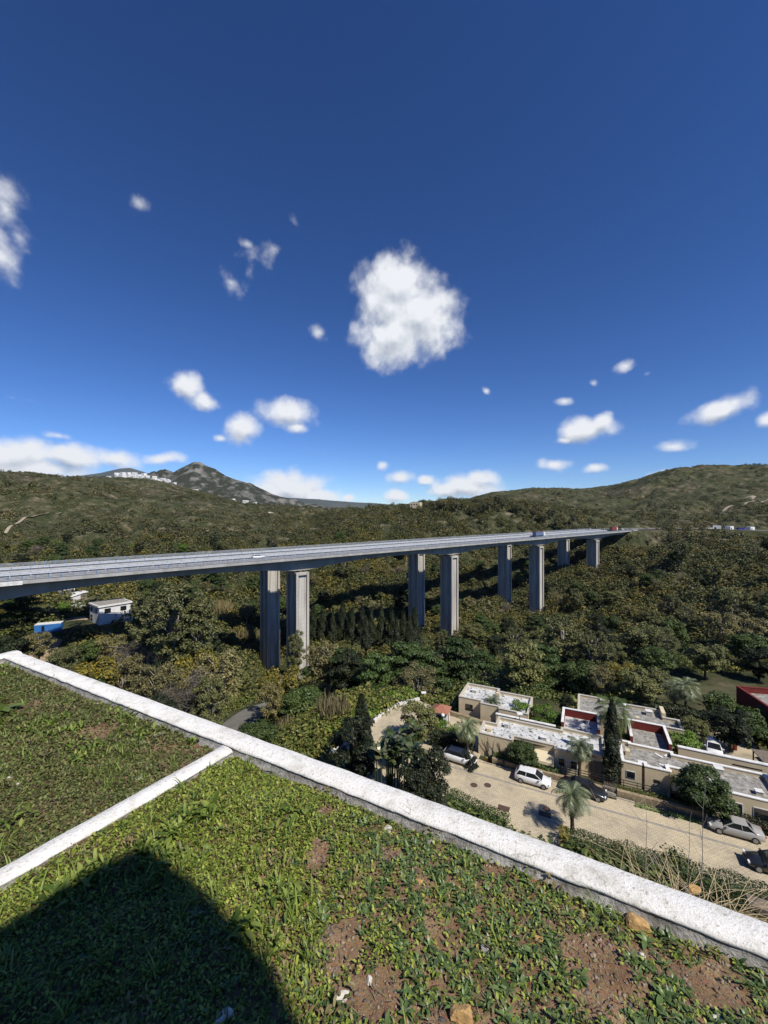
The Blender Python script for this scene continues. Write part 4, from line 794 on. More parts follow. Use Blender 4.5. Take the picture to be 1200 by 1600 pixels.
def pine_tree(seed, h, rad, leafm, nl=8500, ls=.22):
    rng = np.random.default_rng(seed); cs, rs = [], []; 
    for i in range(18):
        u = i/18; a = i*2.4; z = h*(.42+.55*u)+rng.uniform(-.3,.3); rr = rad*(1-.62*u)*rng.uniform(.35,.95); c = rad*rng.uniform(.26,.38)*(1.1-.35*u); cs.append((rr*math.cos(a),rr*math.sin(a),z)); rs.append((c*1.25,c*1.25,c*.5))
    P, d = blob_points(cs, rs, nl, rng, .35); V, Fq = leaf_quads(P, ls, rng, aspect=2.2, out=d); root = empty('pine_tree', (0,0,0)); npmesh('crown', V, Fq, leafm, root)
    trunk_mesh(h*.93, .22, [((c[0],c[1],c[2]-.2), c[2]*.85) for c in cs[::2]], rng).build('trunk', mt['bark'], root); return root
def bare_tree(seed, h, m=None, twigs=900):
    rng = np.random.default_rng(seed); mb = MB(); ends = []
    def br(p, d, l, r, dep):
        q = p+d*l; mid = p.lerp(q,.5)+Vector(rng.normal(size=3)*l*.05); mb.tube([p,mid,q],[r,r*.8,r*.6],4 if dep > 1 else 5, cap=False)
        if dep >= 4: ends.append(q); return
        for k in range(3 if dep < 3 else 2):
            nd = (d+Vector(rng.normal(size=3))*.55+Vector((0,0,.18))).normalized(); br(q, nd, l*rng.uniform(.6,.85), r*.58, dep+1)
    br(Vector((0,0,-.5)), Vector((0,0,1)), h*.3, h*.022, 0); root = empty('bare_tree', (0,0,0)); mb.build('trunk', mt['palebark'], root)
    E = np.array([tuple(e) for e in ends]); C = E[rng.integers(0,len(E),twigs)]+rng.normal(size=(twigs,3))*h*.06
    V, Fq = leaf_quads(C, h*.030, rng, aspect=9); V = V.reshape(-1,4,3); c = V.mean(1,keepdims=True); ax = V[:,2:3]-V[:,0:1]; V[:,1:2] = c+(V[:,1:2]-c)*.25; V[:,3:4] = c+(V[:,3:4]-c)*.25
    npmesh('crown', V.reshape(-1,3), Fq, m or mt['greytwig'], root); return root
def spire_tree(seed, h, rad, leafm, nl=2600, ls=.26, power=.6, name='cypress_tree'):
    rng = np.random.default_rng(seed); u = rng.random(nl)**.8; prof = np.clip((u+.04)/.12,0,1)**.5*(1-u**(1.0 if power > .5 else 2.6))**.8+.03; a = rng.random(nl)*2*PI; lump = 1+.14*np.sin(a*3+u*17)+.10*np.sin(a*5-u*31)
    r = rad*prof*lump*(.75+.3*rng.random(nl)); P = np.stack([r*np.cos(a), r*np.sin(a), .03*h+u*h*.97],1); out = np.stack([np.cos(a),np.sin(a),np.full(nl,.5)],1)
    V, Fq = leaf_quads(P, ls, rng, aspect=2.2, out=out); root = empty(name, (0,0,0)); npmesh('crown', V, Fq, leafm, root); MB().tube([(0,0,-.6),(0,0,h*.5),(0,0,h*.9)],[rad*.2,rad*.14,.03],6).build('trunk', mt['bark'], root); return root
def palm_tree(seed, h, fl, leafm, nfr=30, droop=1.0, dry=8, tr=.2, stiff=0, fan=False, width=.30):
    rng = np.random.default_rng(seed); root = empty('palm_tree', (0,0,0)); pts = [(rng.uniform(-.05,.05),rng.uniform(-.05,.05),z) for z in np.linspace(-.5,h,8)]
    MB().tube(pts, [tr*1.25]+[tr*(1.05 if i%2 else .9) for i in range(6)]+[tr*1.3], 9, sm=False).build('trunk', mt['bark'], root)
    def fronds(k, e0, e1, m, name, dr, ln):
        Vs = []; 
        for i in range(k):
            a = i*2.39996+rng.uniform(-.2,.2); e = e0+(e1-e0)*((i+.5)/k); L_ = ln*rng.uniform(.85,1.1); n = 12; p = np.array([0,0,h]); dirh = np.array([math.cos(a),math.sin(a),0]); sd = np.array([-math.sin(a),math.cos(a),0]); ang = e
            for s in range(n):
                st = L_/n; q = p+(dirh*math.cos(ang)+np.array([0,0,1])*math.sin(ang))*st; t = (s+.5)/n
                if fan: lw = 0 if t < .45 else width*L_*math.sin(PI*min(1,(t-.45)/.55*.8+.2))
                else: lw = width*L_*(math.sin(PI*(.12+.86*t))**.7)
                upv = np.array([0,0,1])*math.cos(ang)-dirh*math.sin(ang)
                Vs += [p-sd*.02, p+sd*.02, q+sd*.02, q-sd*.02]
                if lw > 0:
                    for sg in (-1,1):
                        for f in (.25,.75):
                            b0 = p+(q-p)*f; tip = b0+(sd*sg*.8+(q-p)/st*.62)*lw+np.array([0,0,-1])*lw*.35*dr+rng.normal(size=3)*.02; wdt = (q-p)*.20
                            Vs += [b0-wdt, b0+wdt, tip+wdt*.15, tip-wdt*.15]
                p = q; ang -= dr*(.10+.16*t)*(1.2 if e < .3 else 1)
        V = np.array(Vs); return npmesh(name, V, np.arange(len(V)).reshape(-1,4), m, root)
    fronds(nfr, R(82), R(-18), leafm, 'crown', droop, fl)
    if dry: fronds(dry, R(-25), R(-65), mt['dryfrond'], 'dry_frond_skirt', .6, fl*.85)
    return root
def shrub(seed, rad, hgt, leafm, nl=700, ls=.16, name='shrub'):
    rng = np.random.default_rng(seed); cs, rs = [], []
    for i in range(8): a = i*2.4; rr = rad*.55*math.sqrt(i/8); cs.append((rr*math.cos(a),rr*math.sin(a),hgt*rng.uniform(.3,.62))); c = rad*rng.uniform(.4,.55); rs.append((c,c,hgt*.36))
    P, d = blob_points(cs, rs, nl, rng, .5); P[:,2] = np.maximum(P[:,2],.02); V, Fq = leaf_quads(P, ls, rng, out=d); return npmesh(name, V, Fq, leafm)
def reeds(seed, rad, h, m, n=420):
    rng = np.random.default_rng(seed); a = rng.random(n)*2*PI; r = rad*np.sqrt(rng.random(n)); b = np.stack([r*np.cos(a), r*np.sin(a), np.zeros(n)],1); t = b+np.stack([rng.normal(size=n)*.25*h*.5, rng.normal(size=n)*.25*h*.5, h*rng.uniform(.6,1.05,n)],1); s = np.stack([np.cos(a*7),np.sin(a*7),np.zeros(n)],1)*.07; mid = (b+t)/2
    V = np.stack([b-s*.4,b+s*.4,mid+s*1.4,mid-s*1.4, mid-s*1.4,mid+s*1.4,t+s*.3,t-s*.3],1).reshape(-1,3); return npmesh('reed_clump', V, np.arange(len(V)).reshape(-1,4), m)
# prototypes: each is a real plant that gets placed first, then copied
PR = {}
def reg(kind, root): PR.setdefault(kind, []).append([root, False])
for s in range(3):
    reg('oak', crown_tree('oak', 100+s, 10, 4.6, .22, mt['oak'], mt['bark'], 9000, .27, 22))
    reg('olive', crown_tree('olive', 110+s, 10, 4.4, .25, mt['olive'], mt['bark'], 8000, .25, 30, .8, sh=.4, csz=.85))
    reg('euc', crown_tree('euc', 120+s, 20, 5.6, .28, mt['euc'], mt['palebark'], 14000, .28, 60, .95, 1.15, r_tr=.34, sh=.25, csz=.62))
    reg('pine', pine_tree(130+s, 12, 4.6, mt['pine']))
    reg('bare', bare_tree(140+s, 8))
for s in range(2):
    reg('rust', crown_tree('rust', 150+s, 13, 5.0, .3, mt['rust'], mt['palebark'], 7500, .23, 40, .9, 1.1, r_tr=.2, sh=.2, csz=.66))
    reg('gold', crown_tree('gold', 160+s, 7, 3.4, .15, mt['gold'], mt['bark'], 5500, .21, 16))
    reg('dark', spire_tree(170+s, 14, 2.3, mt['dark'], 6500, .26, .7)); reg('fresh', crown_tree('fresh', 180+s, 6, 3.0, .12, mt['fresh'], mt['bark'], 5000, .18, 14))
    reg('darktree', crown_tree('darktree', 190+s, 10, 3.6, .12, mt['dark'], mt['bark'], 9000, .22, 20))
NAMES = {'oak':'oak_tree','olive':'olive_tree','euc':'eucalyptus_tree','pine':'pine_tree','bare':'bare_tree','rust':'autumn_tree','gold':'yellow_tree','dark':'cypress_tree','fresh':'bright_tree','darktree':'dark_tree'}
HGT = {'oak':10,'olive':10,'euc':20,'pine':12,'bare':8,'rust':13,'gold':7,'dark':14,'fresh':6,'darktree':10}
RAD = {'oak':4.6,'olive':4.4,'euc':5.6,'pine':4.6,'bare':3.5,'rust':5,'gold':3.4,'dark':2.3,'fresh':3,'darktree':3.6}
TRUNK_N = 0; PLACED = []
def put(kind, x, y, h, label, group=None, z=None, wide=1.0, var=None, rnd=random):
    """plant a tree of height h; the first of each prototype moves the prototype itself"""
    lst = PR[kind]; i = rnd.randrange(len(lst)) if var is None else var%len(lst); ent = lst[i]; s = h/HGT[kind]; z = h1(x,y)-.15 if z is None else z
    if not ent[1]:
        o = ent[0]; ent[1] = True; o.name = NAMES[kind]; o.location = (x,y,z); o.rotation_euler = (0,0,rnd.uniform(0,6.28)); o.scale = (s*wide,s*wide,s); ent.append(list(o.children))
        tag(o, label, 'tree', group)
    else:
        o = copy_tree(ent[0], (x,y,z), rnd.uniform(0,6.28), (s*wide,s*wide,s), label, group, kids=ent[2])
        if not group and 'group' in o: del o['group']
    PLACED.append((x,y,RAD[kind]*s*wide)); return o
# --- trees singled out in the photograph (crown top row, column, distance)
def putp(kind, px, top, Y, h, label, wide=1.0, var=None, group=None):
    x = (px-600)/F*Y; z = -(top-800)/F*Y-h; return put(kind, x, Y, h, label, group, z=z, wide=wide, var=var)
putp('euc', 270, 903, 82, 24, 'tallest olive brown eucalyptus rising left of the viaduct piers', 1.0, 0)
putp('euc', 232, 925, 92, 19, 'eucalyptus just left of the tallest one', .8, 1); putp('euc', 310, 935, 84, 20, 'eucalyptus leaning against the tallest one on its right', .85, 2)
putp('rust', 345, 1010, 74, 15, 'thin brownish tree above the lane beside the first pier', .9, 0); putp('gold', 318, 1015, 78, 12, 'yellow leaved tree below the tall eucalyptus group', .8, 0); putp('bare', 215, 1000, 88, 11, 'grey leafless tree below the tall eucalyptus', 1.1, 0); putp('bare', 290, 1050, 66, 11, 'grey leafless tree above the white parapet', 1.1, 1)
putp('rust', 190, 1020, 78, 13, 'brownish tree left of the leafless tree above the parapet', 1.0, 1); putp('rust', 250, 1030, 70, 13, 'brownish tree in front of the tall eucalyptus', .9, 0); putp('gold', 140, 1030, 74, 9, 'yellowish bush tree above the left end of the parapet', 1.2, 1); putp('euc', 330, 1050, 64, 14, 'dense grey brown tree at the left edge of the lane', .75, 1)
putp('rust', 60, 985, 92, 9, 'small brown tree above the left end of the parapet', 1, 1); putp('olive', 95, 1012, 80, 9, 'olive tree half hidden by the left end of the parapet', 1.0, 0)
putp('rust', 512, 1000, 104, 16, 'rusty brown tree right of the nearer first pier', 1.15, 0); putp('gold', 440, 1040, 90, 13, 'golden green poplar in front of the first piers', .75, 0); putp('rust', 425, 1062, 84, 12, 'ochre tree between lane and first pier', .7, 1); putp('euc', 462, 985, 118, 18, 'airy eucalyptus covering the foot of the nearer first pier', .6, 2)
putp('oak', 470, 1078, 76, 9.5, 'round dark green tree in the middle of the lane bend', 1.05, 0); putp('oak', 400, 1130, 62, 6, 'dark bush tree right of the lane beside the parapet', 1.3, 1); putp('darktree', 545, 1015, 96, 13, 'dark tree right of the rusty brown tree', 1.0, 0)
putp('pine', 540, 1010, 100, 15, 'pine between the rusty tree and the broad pines', 1.0, 0); putp('pine', 640, 1000, 92, 15, 'broad bright green pine above the bend of the drive', 1.25, 1); putp('pine', 590, 1020, 90, 14, 'pine left of the broad bright one', 1.1, 2); putp('pine', 715, 990, 92, 17, 'pine with a long bare trunk above the back house', 1.0, 0); putp('pine', 680, 1020, 90, 13, 'pine between the broad pine and the long trunked one', .9, 1); putp('pine', 755, 1015, 95, 13, 'pine directly behind the back house', 1.0, 2)
putp('dark', 565, 1085, 55, 13, 'dark conifer in front of the drive bend', 1.15, 0); putp('darktree', 555, 1120, 50, 10, 'dark spreading tree beside the dark conifer', .9, 1); putp('darktree', 670, 1165, 43, 9, 'dark dense tree in front of the white car with black roof', .72, 0); putp('darktree', 648, 1195, 41, 7.5, 'dark tree just left of the dense one by the parapet', .8, 1)
putp('olive', 655, 1098, 58, 7, 'grey green loquat tree hiding the kiosk', .95, 1); putp('darktree', 702, 1150, 57.5, 5.0, 'dark hedge tree behind the white car with black roof', 1.0, 1); putp('darktree', 735, 1178, 53, 4, 'dark bush under the palm beside the end wall', .9, 0)
for (k,a,b,h,w,l) in (('oak',-1.2,2.6,3.6,1.35,'small round tree at the terrace of the middle house'),('oak',17.6,2.9,5.0,1.35,'bushy tree standing over the silver saloon'),('fresh',-3.0,14.2,3.9,1.1,'orange tree on the left in the patio behind the slotted wall'),('fresh',.6,13.6,4.3,1.1,'orange tree on the right in the patio behind the slotted wall'),('darktree',3.3,18.5,4.5,.7,'dark shrub tree left of the grey roofed back house'),('fresh',4.0,16.9,3.0,.9,'bright orange tree at the corner of the grey roofed back house'),('fresh',17.4,13.4,4.2,1.2,'yellow green tree beside the lane and the long garden wall'),('olive',19.6,17.6,4.6,.95,'grey tree under the tall palms by the lane'),('darktree',24.0,19.6,6.0,1.35,'broad dark tree right of the white car on the lane'),('fresh',10.2,12.6,3.4,1.1,'dark green tree between the cypress and the red block'),('oak',28.5,11.5,4.0,1.0,'tree at the right edge below the carport')):
    p = loc(a,b); put(k, p.x, p.y, h, l, z=ZS-.05, wide=w)
p = loc(8.9,5.2); cyp = spire_tree(201, 10.0, .95, mt['dark'], 4200, .16, .45); cyp.location = p; tag(cyp, 'tall narrow dark cypress between the two front houses', 'cypress')
for (px_,top,Y_,h,l) in ((648,948,150,15,'first'),(630,955,152,14,'second'),(612,950,155,14,'third'),(596,946,158,15,'fourth'),(580,955,155,13,'fifth'),(566,944,158,15,'sixth'),(550,950,160,14,'seventh'),(535,940,164,15,'eighth'),(520,948,162,13,'ninth'),(504,940,166,15,'tenth'),(490,944,168,14,'eleventh'),(640,962,140,14,'twelfth'),(620,965,142,13,'thirteenth'),(572,965,145,12,'fourteenth')):
    putp('dark', px_, top+random.uniform(-5,7), Y_, h, l+' from the right of the dark cypresses between the first and second piers', random.uniform(.8,1.25), group='dark cypresses between the piers')
# palms
for (px_,by,ty,Y_,fl,nf,l,kw) in ((894,1304,1246,42.0,2.3,30,'small palm with arching grey green fronds at the street corner',dict(dry=5)),(906,1216,1168,50,2.0,30,'slim palm behind the black car',dict(dry=5)),(730,1180,1138,54.5,2.2,30,'palm with hanging dry fronds beside the vine covered wall',dict(dry=16)),(770,1123,1096,65.5,1.9,24,'small palm casting its shadow on the drive by the back house',dict(dry=0))):
    x = (px_-600)/F*Y_; h = (by-ty)/F*Y_; o = palm_tree(300+px_, h, fl, mt['palm'], nf, **kw); o.location = (x,Y_,-(by-800)/F*Y_); tag(o, l, 'palm')
for (px_,by,ty,Y_,l) in ((1071,1120,1074,66,'right palm of the tall pair beside the lane'),(1054,1120,1077,68,'left palm of the tall pair beside the lane')):
    x = (px_-600)/F*Y_; h = (by-ty)/F*Y_; o = palm_tree(400+px_, h, 2.3, mt['palm'], 34, droop=.8, dry=8, fan=True, width=.34); o.location = (x,Y_,-(by-800)/F*Y_); tag(o, l, 'palm')
o = palm_tree(55, 6.0, 2.9, mt['oak'], 44, droop=.8, dry=6, fan=True, width=.34, tr=.28); p = loc(9.3,11.2); o.location = p; tag(o, 'big dark fan palm behind the cypress', 'palm')
o = palm_tree(56, 3.2, 2.6, mt['pine'], 26, droop=1, dry=4); o.location = onz(618,1200,ZS); tag(o, 'dark feather palm among the banana plants', 'palm')
def banana(seed, h, n, label, loc_):
    rng = np.random.default_rng(seed); root = empty('banana_plant', loc_); mb = MB(); Vs = []
    for i in range(n):
        a = rng.uniform(0,2*PI); r = rng.uniform(.1,1.3); bx = np.array([r*math.cos(a), r*math.sin(a), 0]); hh = h*rng.uniform(.45,.8); tp = bx*1.3+np.array([0,0,hh]); mb.tube([bx-np.array([0,0,.3]),(bx+tp)/2,tp],[.10,.08,.05],5,cap=False)
        for k in range(5):
            b = rng.uniform(0,2*PI); d = np.array([math.cos(b),math.sin(b),0]); sd = np.array([-math.sin(b),math.cos(b),0]); L_ = rng.uniform(1.3,2.2); e = R(rng.uniform(50,85)); p = tp.copy(); w0 = .05; N = 6
            for s in range(N):
                q = p+(d*math.cos(e)+np.array([0,0,1])*math.sin(e))*L_/N; w1 = .30*math.sin(PI*min(.97,(s+1)/N)); Vs += [p-sd*w0,p+sd*w0,q+sd*w1,q-sd*w1]; p = q; w0 = w1; e -= .28
    mb.build('stem', mt['oak'], root); V = np.array(Vs); npmesh('crown', V, np.arange(len(V)).reshape(-1,4), mt['bananaleaf'], root); return tag(root, label, 'banana plant')
mt['bananaleaf'] = leafmat('banana_leaf', [(.025,.042,.012),(.045,.07,.02),(.07,.10,.035),(.15,.14,.07)], rough=.35, spec=.5)
banana(1, 8.5, 11, 'tall dark big leaved banana clump left of the drive', onz(606,1245,ZS)); banana(2, 8.0, 9, 'big leaved banana clump at the middle of the group', onz(636,1248,ZS)); banana(3, 7.0, 9, 'big leaved banana clump nearest the dense dark tree', onz(655,1262,ZS)); banana(4, 6.5, 8, 'big leaved banana clump behind the others', onz(640,1205,ZS))
# hedges and shrubs
def hedge(label, pts, w, h, m, seed, dens=420, ls=.11, name='hedge', zg=None):
    rng = np.random.default_rng(seed); P = []; O = []
    for p0, p1 in zip(pts[:-1], pts[1:]):
        L_ = (p1-p0).length; n = int(L_*dens*(w+h)/2.2); t = rng.random(n); s = rng.uniform(-1,1,n); face = rng.random(n); u = rng.random(n); d = (p1-p0).normalized(); sd = Vector((d.y,-d.x,0))
        hh = h*(.9+.22*fbm(t*L_+seed*3, s*0, 1.3, 3, seed)); z = np.where(face < .45, hh*rng.uniform(.8,1.03,n), u*hh); off = np.where(face < .45, s*w/2, np.sign(s)*w/2*rng.uniform(.75,1.08,n))
        B = np.array(p0)[None]+np.outer(t*L_, np.array(d))+np.outer(off, np.array(sd)); B[:,2] = (p0.z+(p1.z-p0.z)*t)+z; P.append(B); O.append(np.outer(off/(w/2), np.array(sd))*.6+np.array([0,0,.5]))
    V, Fq = leaf_quads(np.vstack(P), ls, rng, out=np.vstack(O)); return tag(npmesh(name, V, Fq, m), label, 'hedge')
hedge('clipped dark hedge between the parapet and the street, left of the palm shadow', [loc(-8.2,-6.9),loc(-1.3,-8.2)], 1.9, 1.3, mt['oak'], 1)
hedge('long dark hedge on the near side of the street right of the corner palm', [loc(4.2,-7.9),loc(12,-7.4),loc(24,-7.2)], 2.2, 1.5, mt['oak'], 2)
o = hedge('golden clipped bush at the left end of the long hedge', [loc(3.6,-7.9),loc(4.5,-7.8)], 1.5, 1.7, mt['gold'], 3, ls=.12)
hedge('green bank of ivy below the bend of the drive', [onz(520,1160,ZS-.6),onz(560,1130,ZS-.6),onz(588,1112,ZS-.6),onz(612,1097,ZS-.6),onz(645,1090,ZS-.6)], 3.2, 1.6, mt['fresh'], 4, ls=.2)
hedge('dark low hedge behind the stone wall of the middle house', [loc(-5,3.2),loc(3.0,3.1)], .7, 1.2, mt['oak'], 5, ls=.13)
hedge('low hedge above the stone wall of the right house', [loc(9.6,3.2),loc(16.8,3.2)], .5, 1.0, mt['under'], 6, ls=.12)
hedge('dark hedge in front of the right end of the long house', [loc(20.2,3.0),loc(26,2.9)], .8, 1.3, mt['dark'], 7, ls=.13)
hedge('dark hedge left of the white car with black roof', [loc(-14,3.4),loc(-7.6,3.6)], 1.4, 2.2, mt['dark'], 8, ls=.17)
hedge('dark hedge behind the lane and the tall palms', [loc(13,26.2),loc(20,26.4),loc(29,25.8)], 2.2, 2.4, mt['dark'], 9, ls=.22)
hedge('green hedge along the lane at the right edge', [loc(27.6,21),loc(29,31)], 2.5, 2.6, mt['oak'], 10, ls=.22)
hedge('low hedge along the top of the garden wall beside the white car', [loc(18.5,12.4),loc(24,12.3)], .8, 1.2, mt['under'], 12, ls=.12)
hedge('strip of grass along the front of the right house', [loc(11,1.75),loc(17,1.75)], .7, .25, mt['fresh'], 13, ls=.10)
for (a,b,r,h,m,l) in ((-11.5,6.2,1.7,1.9,'fresh','round green bush beside the red pillar'),(-12.6,4.8,1.8,1.7,'rust','reddish bush left of the stepped wall'),(-13.5,7.4,1.7,1.9,'fresh','green bush in front of the kiosk'),(9.0,-7.4,1.3,1.7,'rust','reddish shrub within the long hedge'),(13.5,-6.9,1.9,2.3,'under','straggly shrub at the far end of the dry grass'),(-5.5,11.2,.9,1.2,'pine','small green bush at the foot of the small palm'),(22.5,23.8,1.8,1.8,'rust','reddish bush behind the lane'),(31.5,19.5,1.7,1.9,'under','pale bush at the right edge by the lane'),(-3.5,3.1,.9,1.0,'rust','red flowering bush below the vine covered wall'),(20.0,9.6,.8,1.0,'dark','small bush on the patio behind the long roof')):
    o = shrub(500+int(a*10), r, h, mt[m]); o.location = loc(a,b,ZS-.05); tag(o, l, 'shrub')
for (px_,py_,Y_,r,h,l) in ((588,1082,88,2.2,4.2,'pale dry reeds left of the drive bend'),(610,1070,90,2.0,3.6,'pale reeds above the green bank'),(455,1150,70,2.6,3.4,'green and pale reeds right of the wooden pole'),(500,1130,76,2.8,3.2,'reeds at the right end of the lane'),(520,1150,66,2.4,3.4,'reeds directly above the parapet'),(345,925,190,5,6,'pale reed bed behind the tall eucalyptus'),(380,945,180,5,5,'pale reed bed left of the first pier')):
    x = (px_-600)/F*Y_; o = reeds(px_, r, h, mt['reed'], 520); o.location = (x,Y_,h1(x,Y_)-.2); tag(o, l, 'reeds')
# --- the wooded valley: individual trees, placed at random where the photograph has woodland
BLOCK = []   # things that must stay visible: px0, py0, px1, py1, nearest distance of the thing
BLOCK += [(140,938,212,975,126),(50,966,108,1010,118),(60,960,140,1030,100),(396,890,434,1040,160),(446,890,486,1050,140),(636,864,666,985,220),(688,866,718,975,200),(776,852,802,932,280),(826,854,852,955,255),(874,846,898,880,340),(920,846,945,888,310),
    (366,1098,404,1135,85),(518,1098,572,1122,90),(690,1070,900,1200,50),(900,1085,1200,1330,45),(640,1160,1200,1340,34),(560,1090,700,1180,54),(1075,1062,1145,1098,70),(1144,1070,1200,1115,60),(1070,818,1195,836,420),(960,824,1000,842,350),(100,940,140,968,140)]
def vis_ok(x, y, z, h, r):
    px0, px1 = 600+(x-r)/y*F, 600+(x+r)/y*F; py0, py1 = 800-(z+h)/y*F, 800-(z+.25*h)/y*F
    for (a,b,c,d,Y_) in BLOCK:
        if y < Y_ and px1 > a and px0 < c and py1 > b and py0 < d: return False
    # do not rise in front of the deck
    q = Vector((x,y))-P0; t = q.dot(BD); off = q.dot(BN)
    if -SEP-9 < off < 9: return z+h < ZDECK-7 and all(abs(t-n*SPAN) > r+3 for n in range(-1,4)) 
    if off >= 9:   # nearer than the bridge
        for xx in (x-r*.5, x, x+r*.5):
            s = xx/y; den = BD.x-s*BD.y; tt = (s*(P0.y+BN.y*6)-(P0.x+BN.x*6))/den; Yd = P0.y+BN.y*6+BD.y*tt
            if Yd > 0 and tt < 345 and (z+h)/y*F > (ZDECK-6.5)/Yd*F: return False
    return True
def site_free(x, y, r):
    a = (x-O2.x)*UX.x+(y-O2.y)*UX.y; b = (x-O2.x)*VX.x+(y-O2.y)*VX.y
    if -15-r < a < 40 and -12-r < b < 25+r*.6: return False
    if 48-r < x < 94 and 64-r < y < 88+r: return False
    if math.hypot(x+1,y-60) < 13+r: return False
    for pts, w in ((DIRT,3.5),(LOWROAD,3.5)):
        d, _ = seg_d(np.array([x]), np.array([y]), pts)
        if d[0] < w+r*.7: return False
    if math.hypot(x+90,y-134) < 8+r or math.hypot(x+115,y-158) < 12+r*.5: return False
    return True
KL = {'oak':('dark green broadleaf tree in the wood','broadleaf trees of the valley wood'),'olive':('olive coloured tree in the wood','olive trees of the valley wood'),'euc':('tall brownish eucalyptus in the wood','eucalyptus trees of the valley wood'),'pine':('green pine in the wood','pines of the valley wood'),'bare':('leafless grey tree in the wood','leafless trees of the valley wood'),'rust':('brown tinted tree in the wood','brown trees of the valley wood'),'gold':('yellow flowering tree in the wood','yellow trees of the valley wood'),'dark':('dark conifer in the wood','conifers of the valley wood'),'fresh':('bright green bushy tree in the wood','bright trees of the valley wood'),'darktree':('dark dense tree in the wood','dark trees of the valley wood')}
def zone(px, Y):
    z = 'left of the first piers' if px < 395 else 'between the first and second piers' if px < 635 else 'between the second and third piers' if px < 780 else 'between the third and last piers' if px < 940 else 'on the slope right of viaduct'
    return z
rw = random.Random(21); n_ind = 0; tries = 0; WOOD = []
cand = []
while len(cand) < 8000:
    az = rw.uniform(-46,46); y = math.exp(rw.uniform(math.log(50), math.log(420))); x = math.tan(R(az))*y; cand.append((x,y))
CX = np.array(cand); CZ = H(CX[:,0], CX[:,1])
clump = fbm(CX[:,0], CX[:,1], 45, 3, 77); clump2 = fbm(CX[:,0], CX[:,1], 30, 3, 78)
for (x,y), z, c1, c2 in zip(cand, CZ, clump, clump2):
    if n_ind >= 300: break
    px = 600+x/y*F; right = px > 800
    # left beyond the deck and high hills are scrub, not wood
    q = Vector((x,y))-P0; off = q.dot(BN)
    if off < -SEP-4 and z > -22 and px < 780: continue
    if y > 330 and px < 640: continue
    if z > -5: continue
    kinds = ['oak','olive','oak','darktree','fresh'] if c1 < -.15 else ['olive','euc','rust','oak','bare'] if c2 > .1 else ['pine','oak','olive','darktree','rust']
    if right: kinds = ['oak','olive','euc','darktree','olive','oak','rust'] if c1 < .1 else ['pine','olive','oak','oak','darktree','euc']
    if rw.random() < .035: kinds = ['gold']
    k = rw.choice(kinds); h = {'oak':7.5,'olive':7.5,'euc':12.5,'pine':10,'bare':7,'rust':8,'gold':5,'dark':9,'fresh':5.5,'darktree':8.5}[k]*rw.uniform(.8,1.35)*(1.15 if right else 1); wide = rw.uniform(.95,1.35)
    r = RAD[k]*h/HGT[k]*wide
    if not site_free(x,y,r) or not vis_ok(x,y,z,h,r): continue
    if any((x-a)**2+(y-b)**2 < (.62*(r+c))**2 for a,b,c in PLACED): continue
    lb, gr = KL[k]; zn = zone(px,y); sz = 'small' if h < HGT[k]*.72 else 'tall' if h > HGT[k]*.95 else 'medium'; pyy = 800-(z+h*.5)/y*F; bd = 'high up' if pyy < 905 else 'midway' if pyy < 985 else 'low down'; lb2 = sz+' '+lb.replace('tall ','')+' '+bd+', '+zn; put(k, x, y, h, lb2, lb2.replace(' tree in the wood',' trees of the wood').replace('conifer in','conifers in').replace('pine in','pines in'), z=z-.2, wide=wide, rnd=rw); n_ind += 1
for k, lst in PR.items():      # prototypes nothing used
    for e in lst:
        if not e[1]:
            for c in list(e[0].children): bpy.data.objects.remove(c)
            bpy.data.objects.remove(e[0])
# --- ridge trees on the skyline (middle) 
ORD = 'first second third fourth fifth sixth seventh eighth ninth tenth eleventh twelfth thirteenth fourteenth fifteenth sixteenth seventeenth eighteenth nineteenth twentieth twenty-first twenty-second twenty-third twenty-fourth twenty-fifth last'.split()
rr = random.Random(4)
for i in range(26):
    px_ = 632+i*10.5+rr.uniform(-4,4); Y_ = 455-i*2+rr.uniform(-10,10); x = (px_-600)/F*Y_; put(rr.choice(['euc','euc','rust','euc']) if PR['rust'][0][1] else 'euc', x, Y_, rr.uniform(9,15), ORD[i]+' tree from the left in the tall line along the middle ridge', 'trees along the middle ridge', wide=1.15, rnd=rr)
# --- scrub and far woods as stuff: leaf clumps on the hills
def scrub_field(name, label, cat, n, az0, az1, d0, d1, size, leafm, seed, cond, nq=26, lf=.42, hf=.75, power=1.0):
    rng = np.random.default_rng(seed); az = np.radians(rng.uniform(az0,az1,n)); y = np.exp(rng.uniform(math.log(d0),math.log(d1),n)); x = np.tan(az)*y; z = H(x,y); k = cond(x,y,z,rng); x, y, z = x[k], y[k], z[k]; m = len(x)
    s = rng.uniform(size[0],size[1],m)*(1+.0*y); d = rng.normal(size=(m,nq,3)); d /= np.linalg.norm(d,axis=2)[...,None]; d[...,2] = np.abs(d[...,2]); rad = rng.uniform(.6,1.05,(m,nq))[...,None]
    P = np.stack([x,y,z],1)[:,None]+d*rad*np.stack([s,s,s*hf],1)[:,None]; out = d.reshape(-1,3)
    V, Fq = leaf_quads(P.reshape(-1,3), np.repeat(s*lf,nq), rng, out=out); return tag(npmesh(name, V, Fq, leafm), label, cat, kind='stuff')
